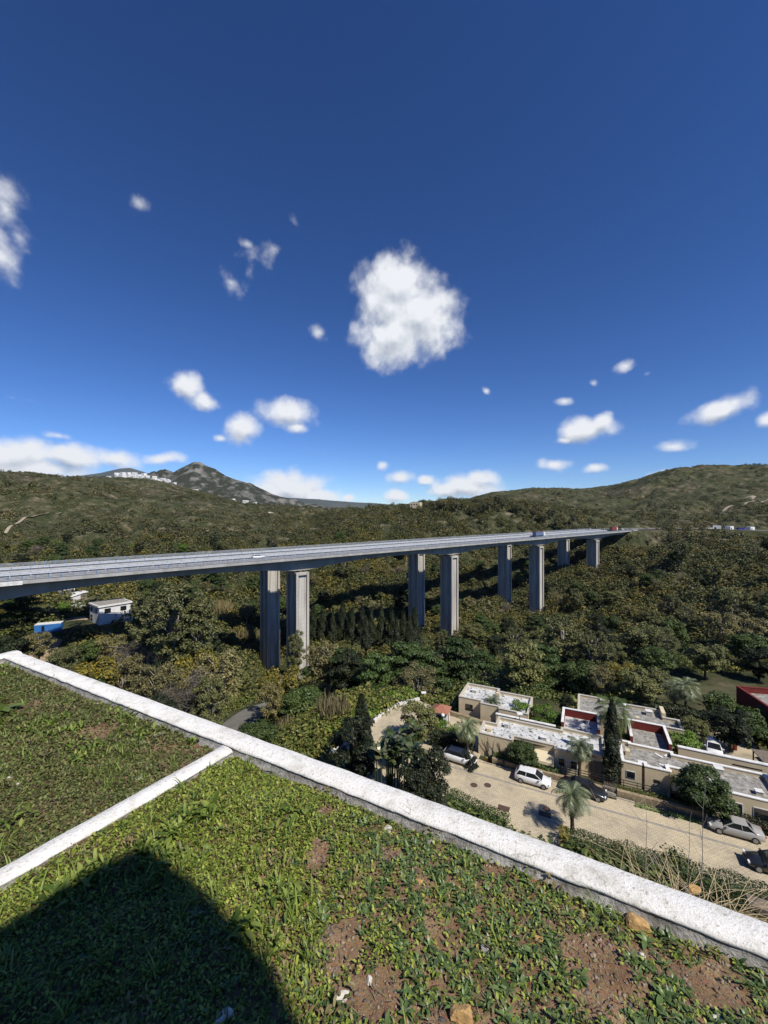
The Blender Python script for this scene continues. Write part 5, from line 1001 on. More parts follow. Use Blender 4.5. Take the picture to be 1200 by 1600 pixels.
def in_poly(x, y, poly, grow=0):
    tot = np.zeros(len(x), bool); P_ = [(p.x,p.y) for p in poly]
    for gx, gy in ((0,0),(grow,0),(-grow,0),(0,grow),(0,-grow)):
        c = np.zeros(len(x), bool)
        for i in range(len(P_)):
            x0,y0 = P_[i-1]; x1,y1 = P_[i]; xx, yy = x+gx, y+gy; k = (y0 > yy) != (y1 > yy); c ^= k & (xx < (x1-x0)*(yy-y0)/((y1-y0) if y1 != y0 else 1e-9)+x0)
        tot |= c
    return tot
def site_mask(x, y, r=1.0):
    a = (x-O2.x)*UX.x+(y-O2.y)*UX.y; b = (x-O2.x)*VX.x+(y-O2.y)*VX.y
    m = ~((a > -12.8-r*.3) & (a < 40) & (b > -8.6) & (b < 25)); m &= ~((x > 48) & (x < 94) & (y > 64) & (y < 88)); m &= ~in_poly(x, y, drive, 1.0)
    for pts, w in ((DIRT,3.8),(LOWROAD,4.2),(HILLROAD,5)): m &= seg_d(x, y, pts)[0] > w+r*.5
    m &= (np.hypot(x+89,y-133) > 7.5) & (np.hypot(x+100,y-121) > 6.5) & (np.hypot(x+96,y-127) > 5)
    q0 = (x-P0.x)*BN.x+(y-P0.y)*BN.y; t0 = (x-P0.x)*BD.x+(y-P0.y)*BD.y; m &= ~((np.abs(q0+SEP/2) < 26) & (t0 > 325) & (t0 < 372)); m &= ~((y > 405) & (y < 455) & (x > 225) & (x < 440) & (y < 452))
    return m
def c_scrub(x,y,z,rng): return site_mask(x,y,2) & (fbm(x,y,26,4,31)+.10+rng.uniform(-.35,.35,len(x)) > 0) & (y < 1150)
scrub_field('hillside_scrub','low evergreen scrub covering the hillsides','scrub', 36000, -56, 56, 230, 1150, (1.1,2.8), mt['scrub'], 61, c_scrub, 30, .30)
def c_big(x,y,z,rng): return site_mask(x,y,3) & (fbm(x,y,60,3,35)+rng.uniform(-.3,.3,len(x)) > .02)
scrub_field('hillside_wood','far woods of small trees on the hills','wood', 6600, -56, 56, 260, 1000, (2.6,4.6), mt['scrub'], 62, c_big, 90, .24, 1.1)
def c_wood(x,y,z,rng):
    px = 600+x/y*F; q0 = (x-P0.x)*BN.x+(y-P0.y)*BN.y
    return site_mask(x,y,2.5) & (((px > 560) & (z > -30)) | ((px > 850) & (y > 150)) | ((y > 190) & (px > 440) & (rng.random(len(x)) < .6))) & (y > 140) & (z < 30) & ~((np.abs(q0+SEP/2) < 19) & (z > -26))
scrub_field('right_wood','dense wood on the slope below the motorway','wood', 6600, -16, 55, 140, 560, (2.6,4.4), mt['woodmix'], 63, c_wood, 130, .19, 1.3)
def c_under(x,y,z,rng): return site_mask(x,y,1.2)
def c_left(x,y,z,rng):
    px = 600+x/y*F; py = 800-(z+5)/y*F; q0 = (x-P0.x)*BN.x+(y-P0.y)*BN.y; t0 = (x-P0.x)*BD.x+(y-P0.y)*BD.y; m = site_mask(x,y,3) & ~((np.abs(q0+SEP/2) < 22) & (z > -30)) & (fbm(x,y,24,3,99) > -.35)
    for (a,b,c,d,Y_) in BLOCK: m &= ~((y < Y_) & (px > a-12) & (px < c+12) & (py < d))
    for n in range(-1,4): m &= ~((np.abs(t0-n*SPAN) < 7) & (np.abs(q0+SEP/2) < 18))
    return m
scrub_field('valley_wood','dense mixed trees filling the valley around and behind the piers','wood', 2900, -54, 12, 105, 340, (2.4,4.2), mt['woodmix'], 65, c_left, 150, .17, 1.35)
scrub_field('undergrowth','bushes and brambles filling the valley floor under the trees','undergrowth', 17000, -54, 56, 36, 330, (.8,2.1), mt['under'], 64, c_under, 80, .17, .95)
# ------------------------------------------------------------------ foreground: parapets, planting bed, weeds
HW = -2.1; WA = onz(25,1016,HW); WB = onz(1200,1438,HW); WD = (WB-WA).normalized(); WN = Vector((-WD.y,WD.x,0))*-1      # WN points inwards to the camera
if WN.y > 0: WN = -WN
XA = onz(347,1163,HW); XB = onz(0,1353,HW); XD = (XB-XA).normalized(); XN = Vector((-XD.y,XD.x,0)); XN = XN if XN.x > 0 else -XN
def stucco():
    m, nt, p = nodemat('rough_white_stucco'); n1 = noise(nt, 48, 6, .75); n2 = noise(nt, 9, 6, .65); n3 = noise(nt, 110, 3, .6)
    c = ramp(nt, n2, [(.30,(.60,.57,.50)),(.46,(.78,.76,.70)),(.7,(.86,.84,.79))]); c = mixc(nt, ramp(nt, n1, [(.57,(0,0,0)),(.65,(.85,.85,.85))]), c, (.30,.26,.20)); c = mixc(nt, ramp(nt, n3, [(.62,(0,0,0)),(.72,(.5,.5,.5))]), c, (.30,.27,.22))
    tc = nt.nodes.new('ShaderNodeTexCoord'); wv = nt.nodes.new('ShaderNodeVectorMath'); wv.operation = 'MULTIPLY_ADD'; nn = nt.nodes.new('ShaderNodeTexNoise'); nn.inputs['Scale'].default_value = 9; nn.inputs['Detail'].default_value = 4; nt.links.new(tc.outputs['Object'], nn.inputs['Vector'])
    wv.inputs[1].default_value = (.12,.12,.12); nt.links.new(nn.outputs['Color'], wv.inputs[0]); nt.links.new(tc.outputs['Object'], wv.inputs[2]); vo = nt.nodes.new('ShaderNodeTexVoronoi'); vo.feature = 'DISTANCE_TO_EDGE'; vo.inputs['Scale'].default_value = 2.1; nt.links.new(wv.outputs[0], vo.inputs['Vector'])
    ck = ramp(nt, vo.outputs['Distance'], [(.0,(1,1,1)),(.011,(0,0,0))]); ck = mixc(nt, 1.0, ck, ramp(nt, noise(nt, 1.9, 3), [(.55,(0,0,0)),(.64,(.55,.55,.55))]), 'MULTIPLY'); c = mixc(nt, ck, c, (.17,.15,.12))
    c = mixc(nt, ramp(nt, noise(nt, 2.6, 7, .7), [(.52,(0,0,0)),(.68,(.55,.55,.55))]), c, (.42,.38,.30))
    nt.links.new(c, p.inputs['Base Color']); p.inputs['Roughness'].default_value = .95; bump(nt, p, n1, 1.0, .012); return m
mt['stucco'] = stucco()
mt['rawface'] = M('crumbling_grey_face', (.44,.42,.38), (.20,.185,.16), 16, .97, det=9, bs=1.0, bd=.02, c3=(.48,.46,.42), sc3=9)
def coping_wall(name, label, A, D, Nn, L_, w, ztop, zin, zout, seed, slope_=1.0):
    """A: outer top edge start, D along, Nn towards the inner side. crumbly edges, cross section swept in 2.5 cm steps"""
    n = int(L_/.025); s = np.linspace(0, L_, n); rng = np.random.default_rng(seed); ws = []
    def nz(k, sc, amp): return fbm(s+k*31, s*0+k, sc, 4, seed+k, .6)*amp
    lip = nz(5,.5,.010)
    sec = [(0+nz(1,.35,.008), ztop-.35+0*s), (0+nz(2,.2,.007), ztop-.015+nz(3,.3,.006)), (.018+nz(4,.2,.006), ztop+nz(6,.3,.004)), (w*.5+0*s, ztop+.004+nz(7,.25,.005)), (w-.02+nz(8,.12,.008), ztop+nz(9,.3,.004)),
           (w+nz(10,.1,.011), ztop-.012+nz(11,.15,.005)), (w+nz(12,.1,.010), ztop-.024+lip*.6), (w-.010+nz(13,.12,.008), ztop-.032+lip*.6), (w+.022+nz(14,.09,.014)*slope_, ztop-.055+0*s), (w+.055*slope_+nz(15,.1,.016)*slope_, ztop-.12+0*s), (w+.06*slope_, zin+0*s)]
    sec = [(0*s, zout+0*s)]+sec; V = np.zeros((n, len(sec), 3))
    for j,(o_,z_) in enumerate(sec): V[:,j,0] = A.x+D.x*s+Nn.x*o_; V[:,j,1] = A.y+D.y*s+Nn.y*o_; V[:,j,2] = z_
    K = len(sec); i, j = np.meshgrid(np.arange(n-1), np.arange(K-1), indexing='ij'); Fq = np.stack([i*K+j,(i+1)*K+j,(i+1)*K+j+1,i*K+j+1],-1).reshape(-1,4); mi = np.where(np.tile(np.arange(K-1), n-1) >= 7, 1, 0)
    o = npmesh(name, V.reshape(-1,3), Fq, None, mats=[mt['stucco'], mt['rawface']], midx=mi, smooth=True)
    e = MB(); 
    return tag(o, label, 'parapet')
LW = (WB-WA).length+3.2
coping_wall('parapet_wall', 'long white stucco parapet running diagonally across above the street', WA, WD, WN, LW, .215, HW, -2.45, -9.0, 3, .45)
coping_wall('parapet_wall', 'narrow white stucco cross wall dividing the two planting beds', XA+XN*-.002, XD, XN, 5.0, .15, HW-.004, -2.45, -2.45, 7, .2)
LA = WA+WN*.0; LD = Vector((-.47,-.88,0)).normalized(); LN = Vector((LD.y*-1,LD.x,0)); LN = LN if LN.x > 0 else -LN
coping_wall('parapet_wall', 'short piece of white parapet turning back at the far left corner', WA+LD*.0, LD, LN, 7.0, .205, HW+.002, -2.45, -9.0, 9)
def soil_z(x, y):
    x = np.asarray(x, float); y = np.asarray(y, float); d = (x-WA.x)*WN.x+(y-WA.y)*WN.y-.2; rightside = ((x-XA.x)*XN.x+(y-XA.y)*XN.y) > 0
    z = -2.195+.045*np.clip(d/.35,0,1)*np.where(rightside,1,.4); return z+fbm(x,y,.5,4,51)*.035+fbm(x,y,.07,3,52)*.010
def build_soil():
    s = np.arange(-.05, LW, .022); d = np.concatenate([np.arange(.19, 3.6, .022), np.arange(3.6,6.6,.15)]); Sg, Dg = np.meshgrid(s, d, indexing='ij'); X = WA.x+WD.x*Sg+WN.x*Dg; Y = WA.y+WD.y*Sg+WN.y*Dg
    ll = (X-WA.x)*LN.x+(Y-WA.y)*LN.y; X = X+LN.x*np.clip(.1-ll,0,None); Y = Y+LN.y*np.clip(.1-ll,0,None)
    V = np.stack([X,Y,soil_z(X,Y)],-1).reshape(-1,3); a, b = Sg.shape; i, j = np.meshgrid(np.arange(a-1), np.arange(b-1), indexing='ij'); Fq = np.stack([i*b+j,i*b+j+1,(i+1)*b+j+1,(i+1)*b+j],-1).reshape(-1,4)
    return tag(npmesh('soil', V, Fq, mt['soil'], smooth=True), 'brown stony earth of the planting bed', 'soil', kind='structure')
def soil_mat():
    m, nt, p = nodemat('stony_soil'); n1 = noise(nt, 6, 8, .65); n2 = noise(nt, 90, 5, .7); vo = nt.nodes.new('ShaderNodeTexVoronoi'); vo.inputs['Scale'].default_value = 110; tc = nt.nodes.new('ShaderNodeTexCoord'); nt.links.new(tc.outputs['Object'], vo.inputs['Vector'])
    c = ramp(nt, n1, [(.3,(.14,.083,.042)),(.5,(.25,.155,.080)),(.7,(.38,.255,.14))]); c = mixc(nt, 1.0, c, ramp(nt, n2, [(.3,(.55,.55,.55)),(.7,(1.3,1.3,1.3))]), 'MULTIPLY'); c = mixc(nt, .35, c, mixc(nt, 1.0, c, vo.outputs['Color'], 'MULTIPLY'))
    nt.links.new(c, p.inputs['Base Color']); p.inputs['Roughness'].default_value = 1; bump(nt, p, n2, .8, .01); return m
mt['soil'] = soil_mat(); build_soil()
def strips(P, az, pitch, L_, w, curl, nseg=3, fold=.25, prof='leaf', twist=0):
    """N curved folded leaves as strips; P (n,3)"""
    n = len(P); ca, sa = np.cos(az), np.sin(az); sd = np.stack([-sa, ca, np.zeros(n)],1); p = P.copy(); rows = []; ang = pitch.copy(); t = 0
    for i in range(nseg+1):
        t = i/nseg; ww = w*(np.sin(PI*min(1,.10+.85*t))**.8 if prof == 'leaf' else (1-t)**.7*.9+.06) if i < nseg or prof == 'leaf' else w*.05
        if prof == 'leaf' and i == nseg: ww = w*.12
        up = np.stack([-ca*np.sin(ang), -sa*np.sin(ang), np.cos(ang)],1); e = sd*ww[:,None] if hasattr(ww,'__len__') else sd*ww
        rows.append((p-e+up*np.abs(np.linalg.norm(e,axis=1))[:,None]*fold, p.copy(), p+e+up*np.linalg.norm(e,axis=1)[:,None]*fold)); st = (L_/nseg)[:,None]
        p = p+np.stack([ca*np.cos(ang), sa*np.cos(ang), np.sin(ang)],1)*st; ang = ang-curl
    V = np.stack([v for r_ in rows for v in r_],1); k = V.shape[1]; base = (np.arange(n)*k)[:,None,None]; q = []
    for i in range(nseg):
        for j in (0,1): a = i*3+j; q.append([a,a+1,a+4,a+3])
    Fq = (base+np.array(q)[None]).reshape(-1,4); return V.reshape(-1,3), Fq
def in_bed(x, y, side, m=.02):
    d = (x-WA.x)*WN.x+(y-WA.y)*WN.y; e = (x-XA.x)*XN.x+(y-XA.y)*XN.y; l = (x-WA.x)*LN.x+(y-WA.y)*LN.y
    return (d > .2+m) & ((e > .15+m) if side > 0 else (e < -m)) & (l > .2) & (y > .9)
def bed_samples(n, side, rng):
    """positions in the bed, denser where the camera is near"""
    x = rng.uniform(-7,3.6,n); y = rng.uniform(.9,6.2,n); k = in_bed(x,y,side) & (np.abs(x)/y < 1.25); return x[k], y[k]
BARE = []   # bare earth patches: x, y, rx, ry
for (px_,py_,rx,ry) in ((540,1475,62,60),(585,1540,75,55),(655,1375,26,48),(497,1345,22,38),(620,1345,30,16),(700,1600,70,30),(515,1270,20,14),(900,1480,60,34),(860,1450,40,16),(960,1530,55,45),(1080,1520,90,26),(760,1360,25,12),(925,1575,50,22),(1010,1490,50,20),(1130,1560,60,30)):
    c = onz(px_,py_,-2.16); c1 = onz(px_+rx,py_,-2.16); c2 = onz(px_,py_-ry,-2.16); BARE.append((c.x,c.y,abs(c1.x-c.x),abs(c2.y-c.y)))
def bare_mask(x, y):
    m = np.zeros(len(x)); 
    for cx,cy,rx,ry in BARE: m = np.maximum(m, 1.25-np.hypot((x-cx)/rx,(y-cy)/ry)*.8)
    return m+fbm(x,y,.16,4,66,.6)*.85
def xyz(x,y,dz=0): return np.stack([x,y,soil_z(x,y)+dz],1)
rng = np.random.default_rng(5)
mt['mat1'] = leafmat('low_leaf_bright', [(.10,.08,.03),(.10,.15,.024),(.17,.23,.034),(.24,.31,.05),(.34,.38,.08)], rough=.5, spec=.3, trans=.2)
mt['mat2'] = leafmat('low_leaf_dull', [(.10,.075,.04),(.06,.085,.025),(.10,.13,.035),(.14,.175,.05),(.20,.22,.075)], rough=.55, trans=.15)
mt['ros'] = leafmat('rosette_leaf', [(.045,.08,.024),(.075,.12,.038),(.11,.17,.055),(.16,.22,.085)], rough=.42, spec=.4, trans=.12)
mt['blade'] = leafmat('grass_blade', [(.08,.12,.02),(.12,.18,.03),(.17,.24,.045),(.24,.29,.07)], rough=.45, spec=.35, trans=.25)
mt['litter'] = leafmat('dry_litter', [(.10,.075,.045),(.19,.145,.09),(.30,.24,.16),(.14,.11,.08)], rough=.9)
def lush(x, y):   # 1 on the left of the right bed, 0 on its right
    return 1-sstep(-.55,.15, x+fbm(x,y,.5,3,71)*.35)
# low creeping leaves
def mat_layer(side, n, label, leafm, seed, size, dens):
    rng = np.random.default_rng(seed); x, y = bed_samples(n, side, rng); k = dens(x,y,rng); x, y = x[k], y[k]; hgt = np.clip(fbm(x,y,.22,3,seed)*.5+.5,0.1,1)*rng.random(len(x))**.6*.045; n = len(x)
    s = rng.uniform(.6,1.4,n)*size*(1+.12*(y-2)); V, Fq = strips(xyz(x,y,hgt), rng.uniform(0,2*PI,n), rng.uniform(-.2,1.1,n), s, s*rng.uniform(.24,.36,n), rng.uniform(.1,.6,n), 2, .22)
    return tag(npmesh('ground_cover', V, Fq, leafm), label, 'ground cover', kind='stuff')
mat_layer(1, 560000, 'bright green creeping weeds covering the near bed', mt['mat1'], 81, .018, lambda x,y,r: (bare_mask(x,y) < .62+.25*r.random(len(x))) & (r.random(len(x)) < .30+.70*lush(x,y)))
mat_layer(-1, 560000, 'dull green creeping weeds covering the left bed', mt['mat2'], 82, .019, lambda x,y,r: (fbm(x,y,.5,4,90)+r.uniform(-.25,.25,len(x)) > -.42))
# rosettes of lance leaves
def rosettes(side, n, label, seed, lsz, dens, m):
    rng = np.random.default_rng(seed); x, y = bed_samples(n, side, rng); k = dens(x,y,rng); x, y = x[k], y[k]; nl = 9; n = len(x); X = np.repeat(x,nl)+rng.normal(size=n*nl)*.006; Y = np.repeat(y,nl)+rng.normal(size=n*nl)*.006; sc = np.repeat(rng.uniform(.55,1.35,n),nl)
    az = np.repeat(rng.uniform(0,6.28,n),nl)+np.tile(np.arange(nl)*2.4,n)+rng.normal(size=n*nl)*.25; N = n*nl; L_ = lsz*sc*rng.uniform(.6,1.2,N); V, Fq = strips(xyz(X,Y,.004), az, rng.uniform(.35,1.25,N), L_, L_*rng.uniform(.10,.17,N), rng.uniform(.15,.5,N), 4, .2)
    return tag(npmesh('rosette_weeds', V, Fq, m), label, 'weeds', kind='stuff')
rosettes(1, 26000, 'dark green lance leaved weeds on the right part of the near bed', 83, .040, lambda x,y,r: (bare_mask(x,y) < .62+.3*r.random(len(x))) & (r.random(len(x)) < .15+.85*(1-lush(x,y))), mt['ros'])
rosettes(1, 12000, 'bright broad leaved weeds on the left part of the near bed', 84, .036, lambda x,y,r: (bare_mask(x,y) < .5) & (r.random(len(x)) < lush(x,y)*.9), mt['mat1'])
# grass
def grass(side, nt_, label, seed, L0, dens, m, nb=9):
    rng = np.random.default_rng(seed); x, y = bed_samples(nt_, side, rng); k = dens(x,y,rng); x, y = x[k], y[k]; n = len(x); N = n*nb; X = np.repeat(x,nb)+rng.normal(size=N)*.014; Y = np.repeat(y,nb)+rng.normal(size=N)*.014; ok = in_bed(X,Y,side,-.01); 
    L_ = L0*np.repeat(rng.uniform(.6,1.4,n),nb)*rng.uniform(.5,1.2,N); V, Fq = strips(xyz(X,Y)[ok], rng.uniform(0,6.28,N)[ok], rng.uniform(.75,1.5,N)[ok], L_[ok], (.0025+.02*L_[ok])*rng.uniform(.7,1.3,ok.sum()), rng.uniform(.08,.42,N)[ok], 4, .35, 'blade')
    return tag(npmesh('grass', V, Fq, m), label, 'grass', kind='stuff')
grass(1, 4200, 'grass tufts growing through the near bed', 85, .10, lambda x,y,r: (bare_mask(x,y) < .55) & (r.random(len(x)) < .12+.7*lush(x,y)), mt['blade'])
grass(-1, 5000, 'grass tufts scattered in the left bed', 86, .10, lambda x,y,r: (fbm(x,y,.6,3,91) > -.05) & (r.random(len(x)) < .5), mt['blade'])
# litter and straw
def litter(side, n, label, seed):
    rng = np.random.default_rng(seed); x, y = bed_samples(n, side, rng); n = len(x); L_ = rng.uniform(.01,.06,n); V, Fq = strips(xyz(x,y,rng.uniform(.002,.03,n)), rng.uniform(0,6.28,n), rng.uniform(-.15,.35,n), L_, rng.uniform(.0008,.003,n), rng.uniform(-.2,.3,n), 2, .1); return tag(npmesh('dry_litter', V, Fq, mt['litter']), label, 'litter', kind='stuff')
litter(1, 26000, 'dry stalks and dead leaves on the near bed', 87); litter(-1, 34000, 'dry stalks and dead leaves on the left bed', 88)
# gravel
ICO = bmesh.new(); bmesh.ops.create_icosphere(ICO, subdivisions=1, radius=1); IV = np.array([v.co[:] for v in ICO.verts]); IF = np.array([[v.index for v in f.verts] for f in ICO.faces]); ICO.free()
def stones(side, n, label, seed, smin, smax, m, extra):
    rng = np.random.default_rng(seed); x, y = bed_samples(n, side, rng); b = bare_mask(x,y) if side > 0 else fbm(x,y,.5,4,90)*-1.6+.2; k = (b > .35) | (rng.random(len(x)) < extra); x, y = x[k], y[k]; n = len(x); s = smin+(smax-smin)*rng.random(n)**3.2; V = IV[None]*rng.uniform(.45,1.5,(n,len(IV),1)); V = V*np.stack([s*rng.uniform(.7,1.5,n),s*rng.uniform(.6,1.1,n),s*rng.uniform(.4,.8,n)],1)[:,None]
    a = rng.uniform(0,6.28,n)[:,None]; V = np.stack([V[...,0]*np.cos(a)-V[...,1]*np.sin(a), V[...,0]*np.sin(a)+V[...,1]*np.cos(a), V[...,2]],-1)+xyz(x,y)[:,None]+np.array([0,0,.3])*s[:,None,None]*.5
    Fq = (np.arange(n)*len(IV))[:,None,None]+IF[None]; return tag(npmesh('gravel', V.reshape(-1,3), Fq.reshape(-1,3), m), label, 'gravel', kind='stuff')
mt['gravel'] = leafmat('mixed_gravel', [(.13,.08,.05),(.22,.15,.10),(.30,.23,.16),(.16,.15,.14),(.38,.31,.23),(.25,.14,.09),(.10,.09,.09),(.34,.27,.19)], rough=.9)
stones(1, 190000, 'small mixed stones lying on the bare earth of the near bed', 89, .0025, .0115, mt['gravel'], .05); stones(-1, 9000, 'small stones on the earth of the left bed', 90, .002, .013, mt['gravel'], .04)
def rock(label, px, py, wpx, hpx, m, seed, name='rock', flat=.7, zz=-2.15):
    c = onz(px,py,zz); w = wpx/F*c.y/2; d = hpx/F*c.y/2; bm = bmesh.new(); bmesh.ops.create_icosphere(bm, subdivisions=3, radius=1); r = random.Random(seed); cuts = [(Vector((r.gauss(0,1),r.gauss(0,1),r.gauss(0,1))).normalized(), r.uniform(.5,.85)) for _ in range(9)]
    for v in bm.verts:
        p = v.co.copy()
        for nn, dd in cuts:
            k = p.dot(nn)
            if k > dd: p -= nn*(k-dd)
        p *= 1+.05*math.sin(p.x*9+seed)*math.cos(p.y*11); v.co = Vector((p.x*w*1.15, p.y*d*1.2, p.z*flat*min(w,d)*1.25))
    me = bpy.data.meshes.new(name); bm.to_mesh(me); bm.free(); me.materials.append(m); o = link(bpy.data.objects.new(name, me)); o.location = (c.x, c.y, float(soil_z([c.x],[c.y])[0])+flat*min(w,d)*.45); o.rotation_euler = (r.uniform(-.2,.2),r.uniform(-.2,.2),r.uniform(-.4,.4)); return tag(o, label, 'rock')
mt['orock'] = M('orange_rock', (.50,.31,.12), (.34,.21,.09), 30, .9, bs=.6, bd=.01); mt['wrock'] = M('pale_rock', (.62,.58,.50), (.40,.36,.30), 25, .9, bs=.5, bd=.01); mt['grock'] = M('grey_rock', (.30,.29,.28), (.18,.17,.17), 25, .9, bs=.5, bd=.01)
for a in (('large orange rock lying against the parapet at the right',996,1438,30,34,'orock',1),('pale stone half sunk in the bare earth below the middle',534,1558,26,14,'wrock',2),('tan angular rock cut by the bottom edge',722,1588,34,30,'orock',3),('grey white rock cut by the bottom edge inside the shadow',350,1592,26,22,'wrock',4),('white stone right of the centre of the left bed',223,1155,9,7,'wrock',5),('white stone in the middle of the left bed',159,1162,10,8,'wrock',6),
          ('white stone by the weeds near the cross wall',218,1214,14,8,'wrock',7),('grey stone beside the small white stone in the left bed',250,1145,16,8,'grock',8),('white lump at the left edge of the left bed',8,1214,22,11,'wrock',9),('small pale stone right of the white lump',30,1222,12,8,'wrock',10),('pale flat stone by the parapet between weeds',605,1290,16,12,'wrock',11),('orange pebble on the bare earth',562,1515,12,10,'orock',12),('pale pebble right of the orange pebble',577,1536,10,12,'wrock',13),('grey blue pebble left of the bare patch',497,1490,10,9,'grock',14),('small orange stone among dark leaves at the right',722,1405,9,7,'orock',15),('pale orange stone near the dark rosettes',655,1381,12,8,'orock',16),('white stone near the centre right of the bed',752,1462,7,14,'wrock',17),('dark stone near the small white stone',757,1476,13,12,'grock',18),('brown flat stone left of the orange rock',845,1468,18,11,'orock',19),('bluish white pebble under the orange rock',1004,1492,10,9,'wrock',20),('yellowish stone near the bottom right',995,1571,7,7,'orock',21),('pale leaf shaped stone at the bottom right corner',1125,1592,22,14,'wrock',22),('tan stone at the bottom left of the bare patch',530,1590,12,14,'orock',23),('pale stone leaning on the parapet face',955,1416,30,9,'wrock',24),('brown stone at the foot of the parapet above the middle',669,1312,14,10,'grock',25),('white chip beneath the parapet in the left bed',155,1098,18,7,'wrock',26)):
    rock(a[0],a[1],a[2],a[3],a[4],mt[a[5]],a[6])
# large rough leaves singled out in the photograph
def big_leaf_plant(label, px, py, n, L0, seed, m='ros'):
    rng = np.random.default_rng(seed); c = onz(px,py,-2.15); P = np.repeat(np.array([[c.x,c.y,float(soil_z([c.x],[c.y])[0])+.01]]), n, 0)+rng.normal(size=(n,3))*.004; az = np.arange(n)*2.4+rng.uniform(0,6); L_ = L0*rng.uniform(.7,1.15,n); V, Fq = strips(P, az, rng.uniform(.3,.8,n), L_, L_*.20, rng.uniform(.15,.35,n), 5, .18); return tag(npmesh('weed', V, Fq, mt[m]), label, 'weed')
big_leaf_plant('broad leaved weed right below the orange rock',1010,1470,7,.05,1); big_leaf_plant('broad leaved weed near the bottom right',1035,1560,8,.055,2); big_leaf_plant('wide leaved weed close to the bottom edge at the right',905,1530,7,.05,3); big_leaf_plant('leafy weed at the left edge of the left bed',4,1112,9,.22,4,'blade'); big_leaf_plant('dark rosette near the bottom centre',690,1500,9,.06,5); big_leaf_plant('bright tuft beside the bare patch',470,1400,16,.07,6,'mat1')
# dry shrub beyond the parapet
def dry_shrub():
    rng = np.random.default_rng(17); root = empty('dry_shrub', tuple(wp(1062,1410,2.62)), 0, 'tangled dry straw coloured shrub rising behind the parapet at the right', 'dry shrub'); base = root.location.copy(); mb = MB()
    for i in range(210):
        p = Vector((rng.normal()*.17, rng.normal()*.05, -.20)); a = rng.uniform(0,6.28); d = Vector((math.cos(a)*.75,math.sin(a)*.35,rng.uniform(.7,1.5))).normalized(); L_ = rng.uniform(.35,.95); n = 10; pts = [p]; cv = Vector((math.cos(a)*rng.uniform(-.1,.5),math.sin(a)*.2,-rng.uniform(.05,.42)))
        for s in range(n): d = (d+cv*.55+Vector(rng.normal(size=3))*.10).normalized(); pts.append(pts[-1]+d*L_/n)
        r = rng.uniform(.0011,.0026); mb.tube(pts, [r*(1-.07*k) for k in range(n+1)], 4, cap=False)
    mb.build('stem', mt['straw'], root)
    mb = MB(); 
    for (x0,h,lean) in ((-.20,.70,-.03),(.02,.62,.05),(.10,.78,.06)):
        pts = [Vector((x0,0,-.25))]; 
        for s in range(10): pts.append(pts[-1]+Vector((lean*.12+rng.normal()*.006, rng.normal()*.004, h*1.35/10)))
        mb.tube(pts, [.0038*(1-.08*k) for k in range(11)], 5, cap=False)
        for k in (4,5,6,7,8): q = pts[k]; e = q+Vector((rng.uniform(-.12,.12),rng.uniform(-.04,.04),rng.uniform(.05,.13))); mb.tube([q,(q+e)/2+Vector((0,0,-.01)),e],[.0018,.0014,.0007],4,cap=False)
    mb.build('branch', mt['palebark'], root)
mt['straw'] = M('straw_stems', (.62,.50,.31), (.46,.36,.21), 12, .8)
dry_shrub()
b = MB(); e0 = WA+WD*((WB-WA).length*.84)-WN*.003; e1 = WA+WD*LW-WN*.003; b.add([tuple(e0+Vector((0,0,-.95))),tuple(e1+Vector((0,0,-.95))),tuple(e1-WN*.8+Vector((0,0,-.95))),tuple(e0-WN*.8+Vector((0,0,-.95))),tuple(e0+Vector((0,0,-.62))),tuple(e1+Vector((0,0,-.62))),tuple(e1-WN*.8+Vector((0,0,-.62))),tuple(e0-WN*.8+Vector((0,0,-.62)))],[(0,1,2,3),(7,6,5,4),(0,4,5,1),(1,5,6,2),(2,6,7,3),(3,7,4,0)])
tag(b.build('ledge', mt['stone']), 'narrow ledge on the outside of the parapet carrying the dry shrub', 'ledge')
b = MB(); b.obox(wp(1168,1408,2.9), wp(1290,1452,2.7), .10, .035); tag(b.build('plank', mt['wood']), 'weathered grey plank behind the parapet at the right edge', 'plank')
rock('tan rock among the roots of the dry shrub',1085,1386,20,14,mt['orock'],31); bpy.context.view_layer.update(); rk = [o for o in bpy.data.objects if o.get('label') == 'tan rock among the roots of the dry shrub'][0]; rk.location = wp(1085,1389,2.62)
for k,(x_,y_,n_) in enumerate(((88,1046,5),(58,1040,4),(178,1098,6),(390,1180,5),(640,1265,4))):
    rng = np.random.default_rng(700+k); c = onz(x_,y_,-2.12); P = np.repeat(np.array([[c.x,c.y-.06,-2.18]]), n_, 0)+rng.normal(size=(n_,3))*.015; V, Fq = strips(P, rng.uniform(0,6.28,n_), rng.uniform(1.0,1.5,n_), rng.uniform(.12,.22,n_), rng.uniform(.0018,.003,n_), rng.uniform(.03,.16,n_), 5, .2, 'blade')
    tag(npmesh('grass_stalk', V, Fq, mt['blade']), ['thin stalks rising in front of the parapet near the far left corner','few short stalks beside the far left corner','stalks against the parapet left of the white chip','dead stalks at the junction of the two walls','stalks at the parapet above the brown stone'][k], 'grass stalks')
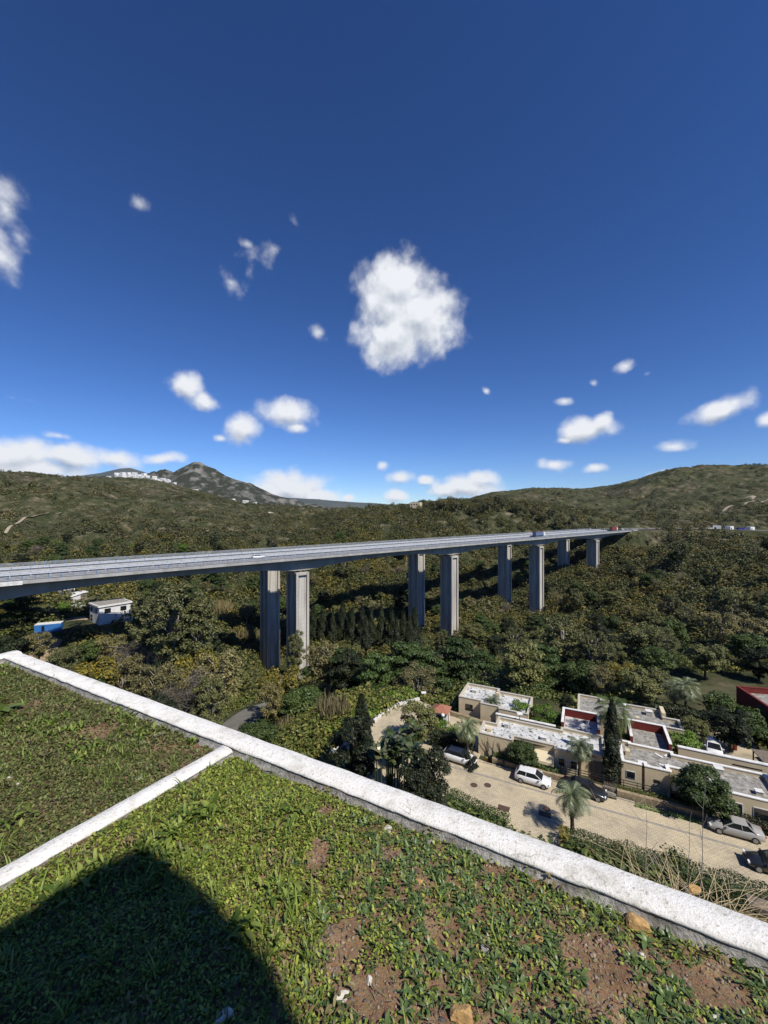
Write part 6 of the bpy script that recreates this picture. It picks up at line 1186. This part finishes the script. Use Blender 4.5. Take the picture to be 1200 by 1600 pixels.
# the house behind the camera whose corner shades the bed
hp = 6.5; cs_ = hp/math.tan(R(SUN_EL)); shv = Vector((math.sin(R(SUN_AZ))*cs_, math.cos(R(SUN_AZ))*cs_))
ch_ = [onz(x,y,-2.15).xy for x,y in ((0,1447),(110,1382),(178,1343),(205,1329),(236,1330),(262,1346),(300,1376),(355,1430),(420,1502),(462,1600))]
ch_ = [ch_[0]+(ch_[0]-ch_[1]).normalized()*7]+ch_+[ch_[-1]+(ch_[-1]-ch_[-2]).normalized()*8]; base = ch_[4]+shv
hs = empty('house', (base.x,base.y,-2.15), 0, 'house outside the picture whose roof corner shades the weeds at the bottom left', 'house'); pl = [tuple(p+shv-base) for p in ch_]; pl.append((0,-14)); pl = pl[::-1]
if area(pl) < 0: pl = pl[::-1]
inn = [((x)*.93, (y+1.0)*.93-1.4) for x,y in pl]
MB().prism(inn, -1.0, hp-.26).build('wall', mt['tan'], hs); MB().prism(pl, hp-.25, hp).build('roof', mt['tile'], hs)
# taller clumps that break up the mat of weeds
def tufts(side, n, label, seed, L0, m, dens):
    rng = np.random.default_rng(seed); x, y = bed_samples(n, side, rng); k = dens(x,y,rng); x, y = x[k], y[k]; n = len(x); nb = 26; N = n*nb; sp = np.repeat(rng.uniform(.02,.06,n),nb); X = np.repeat(x,nb)+rng.normal(size=N)*sp; Y = np.repeat(y,nb)+rng.normal(size=N)*sp; ok = in_bed(X,Y,side,.01)
    L_ = L0*np.repeat(rng.uniform(.6,1.5,n),nb)*rng.uniform(.5,1.1,N); h = rng.random(N)*.05; V, Fq = strips(xyz(X,Y,h)[ok], rng.uniform(0,6.28,N)[ok], rng.uniform(.3,1.4,N)[ok], L_[ok], (L_*rng.uniform(.12,.22,N))[ok], rng.uniform(.1,.4,N)[ok], 3, .25)
    return tag(npmesh('weed_clumps', V, Fq, m), label, 'weeds', kind='stuff')
mt['clump'] = leafmat('clump_leaf', [(.07,.12,.02),(.13,.20,.035),(.20,.27,.05),(.28,.33,.08)], rough=.5, trans=.2)
mt['clumpd'] = leafmat('brown_clump_leaf', [(.12,.085,.045),(.10,.11,.035),(.16,.12,.06),(.20,.17,.09)], rough=.7)
tufts(1, 1500, 'taller bright weed clumps on the left half of the near bed', 201, .062, mt['clump'], lambda x,y,r: (fbm(x,y,.35,3,210) > .05) & (bare_mask(x,y) < .45) & (lush(x,y) > .3))
tufts(1, 900, 'withered brownish clumps in the near bed', 202, .032, mt['clumpd'], lambda x,y,r: (fbm(x,y,.4,3,211) > .08) & (bare_mask(x,y) < .7))
tufts(-1, 1100, 'withered brownish clumps in the left bed', 203, .035, mt['clumpd'], lambda x,y,r: fbm(x,y,.5,3,212) > .02)
tufts(-1, 900, 'taller green clumps in the left bed', 204, .05, mt['clump'], lambda x,y,r: fbm(x,y,.45,3,213) > .08)
# fence and shrubs screening the grass court
rs = random.Random(8)
for k,(x_,y_,h_,kd) in enumerate(((55,67,5,'oak'),(60,64,4.2,'olive'),(66,65,4.5,'oak'),(49,74,6,'olive'),(56,84,7,'oak'),(66,84,7.5,'olive'),(76,83,7,'darktree'),(86,80,7,'oak'),(71,64,4,'fresh'),(46,80,5.5,'gold'),(90,72,6,'olive'),(62,90,8,'euc'),(80,90,8,'oak'))):
    if PR[kd] and PR[kd][0][0]: put(kd, x_, y_, h_, ['bush tree left in front of the grass court','olive bush in front of the grass court','round bush tree between court and lane','olive tree at the left corner of the grass court','tree at the far left corner of the grass court','olive tree behind the grass court','dark tree behind the middle of the grass court','tree behind the right part of the grass court','bright bush beside the red roof near the court','yellow tree behind the grey roofed back house','olive tree at the right side of the grass court','brownish tree behind the court on the left','green tree behind the court on the right'][k], z=-34.6, wide=1.25, var=0)
cf = empty('fence', (57,72,-34.3), math.atan2(0,1), 'thin wire fence around the grass court', 'fence'); b = MB()
for x_ in np.linspace(0,27,10): b.obox((x_,-x_*.15,0),(x_,-x_*.15,2.6),.07,.07)
b.build('post', mt['black'], cf); b = MB(); [b.obox((0,0,z_),(27,-4.05,z_),.03,.03) for z_ in (.3,1.0,1.7,2.5)]; b.build('wire', mt['black'], cf)
# roof clutter, pipes and openings on the houses
def find(lab): return [o for o in bpy.data.objects if o.get('label') == lab][0]
for (a,b_,w,h,l) in ((-4.0,7.6,.5,.5,'small grey box on the left part of the spotted roof'),(1.0,6.6,.7,.35,'flat grey hatch in the middle of the spotted roof'),(20.0,8.2,.8,.5,'grey air unit on the long grey roof'),(22.8,5.4,.6,.35,'small hatch near the right end of the long grey roof'),(14.6,20.6,.8,.6,'air unit on the roof of the grey house behind'),(-10.8,16.8,.7,.4,'small hatch on the roof of the back left house')):
    p = loc(a,b_,-30.43); r_ = empty('roof_box', p, AZL, l, 'roof box'); MB().box(-w/2,w/2,-w/2,w/2,0,h).build('body', mt['capgrey'], r_); MB().box(-w/2-.05,w/2+.05,-w/2-.05,w/2+.05,h+.003,h+.06).build('lid', mt['capwhite'], r_)
# openings, pipes and kerbs of the houses
B_ = find('tan house in the middle with spotted white roof and vine covered end wall'); D_ = find('long grey roofed house at the right with a white capped red block'); cB = (-7.1,3.8); cD = (9.9,5) 
PB = inset([(-7.1,3.8),(-2.6,3.8)],0) if False else None
def opening(root, a, b, w, z0, z1, door=False):
    o = root.matrix_world if False else None; L0 = root.location; dx = a; p = loc(a,b,0); q = p-Vector((L0.x,L0.y,0)); ca, sa = math.cos(AZL), math.sin(AZL); x = q.x*ca+q.y*sa; y = -q.x*sa+q.y*ca
    f = MB().box(x-w/2-.08,x+w/2+.08,y-.05,y-.004,z0-.08,z1+.08).build('door' if door else 'window', mt['wood'] if door else mt['capwhite'], root); MB().box(x-w/2,x+w/2,y-.075,y-.052,z0,z1).build('pane', mt['wood'] if door else mt['glass'], f)
for (a,b,w,z0,z1,d) in ((-.2,4.9,1.0,.3,2.0,False),(3.3,4.2,.7,1.1,1.9,False),(4.7,4.2,.7,1.1,1.9,False),(7.4,5.2,.9,.0,2.0,True)): opening(B_, a, b, w, z0, z1, d)
for (a,b,w,z0,z1,d) in ((10.9,5.0,.8,1.2,1.9,False),(16.6,6.1,2.2,.0,1.9,False),(20.2,3.6,1.4,.9,2.0,False),(22.6,3.6,1.4,.9,2.0,False),(24.0,3.6,.6,1.2,1.9,False)): opening(D_, a, b, w, z0, z1, d)
mt['kerbstone'] = M('kerb_stone', (.42,.38,.30), (.30,.27,.21), 2, .9)
b = MB(); q = [loc(a_,b_,z_) for a_ in (-6,17.5) for b_, z_ in ((1.98,ZS-.1),(2.14,ZS-.1),(2.14,ZS+.17),(1.98,ZS+.17))]; b.add(q, [(0,1,2,3),(7,6,5,4),(0,4,5,1),(1,5,6,2),(2,6,7,3),(3,7,4,0)]); tag(b.build('kerb', mt['kerbstone']), 'kerb stones along the front gardens', 'kerb', kind='structure')
b = MB(); q = [loc(a_,b_,z_) for a_,e_ in ((4.2,-6.55),(38,-5.85)) for b_, z_ in ((e_-.08,ZS-.1),(e_+.08,ZS-.1),(e_+.08,ZS+.17),(e_-.08,ZS+.17))]; b.add(q, [(0,1,2,3),(7,6,5,4),(0,4,5,1),(1,5,6,2),(2,6,7,3),(3,7,4,0)]); tag(b.build('kerb', mt['kerbstone']), 'kerb stones along the long hedge', 'kerb', kind='structure')
# pale tracks draped over the hills
def track(pts, w, label):
    P = [wp(*q) for q in pts]; out = []
    for p0, p1 in zip(P[:-1], P[1:]):
        for k in range(6): q = p0.lerp(p1, k/6); out.append(q)
    out.append(P[-1]); z = H(np.array([q.x for q in out]), np.array([q.y for q in out])); ribbon('path', [(q.x,q.y,float(zz)+.9) for q, zz in zip(out, z)], w, mt['palepath'], label, 'track', n=len(out)*3)
track([(120,768,520),(160,772,530),(200,772,545),(235,776,560)], 4, 'pale track running along the crest below the village'); track([(0,838,330),(40,822,370),(95,812,400)], 2.5, 'faint track on the lower left hillside')
track([(560,822,400),(600,812,430),(660,806,440),(700,812,430)], 5, 'terraced track on the middle hill'); track([(1120,800,560),(1160,792,600),(1200,786,640)], 4, 'pale track climbing the right hill'); track([(800,806,470),(850,800,500),(900,796,540)], 5, 'faint track above the viaduct end')
rock('pale quarried outcrop on the right hill', 1000, 1400, 30, 30, mt['palepath'], 41); rq = find('pale quarried outcrop on the right hill'); qx, qy = wp(1172,784,640).xy; rq.location = (qx, qy, h1(qx,qy)); rq.scale = (190,120,110)
rq.name = 'outcrop'
# haze
hb = MB().box(-9000,9000,-300,9900,-130,900); hm = bpy.data.materials.new('haze_air'); hm.use_nodes = True; nt = hm.node_tree; nt.nodes.clear(); o_ = nt.nodes.new('ShaderNodeOutputMaterial'); pv = nt.nodes.new('ShaderNodeVolumePrincipled'); pv.inputs['Color'].default_value = (.72,.82,.95,1); pv.inputs['Density'].default_value = .000014; nt.links.new(pv.outputs[0], o_.inputs['Volume'])
tag(hb.build('haze', hm), 'thin blue air over the far hills', 'haze', kind='stuff')
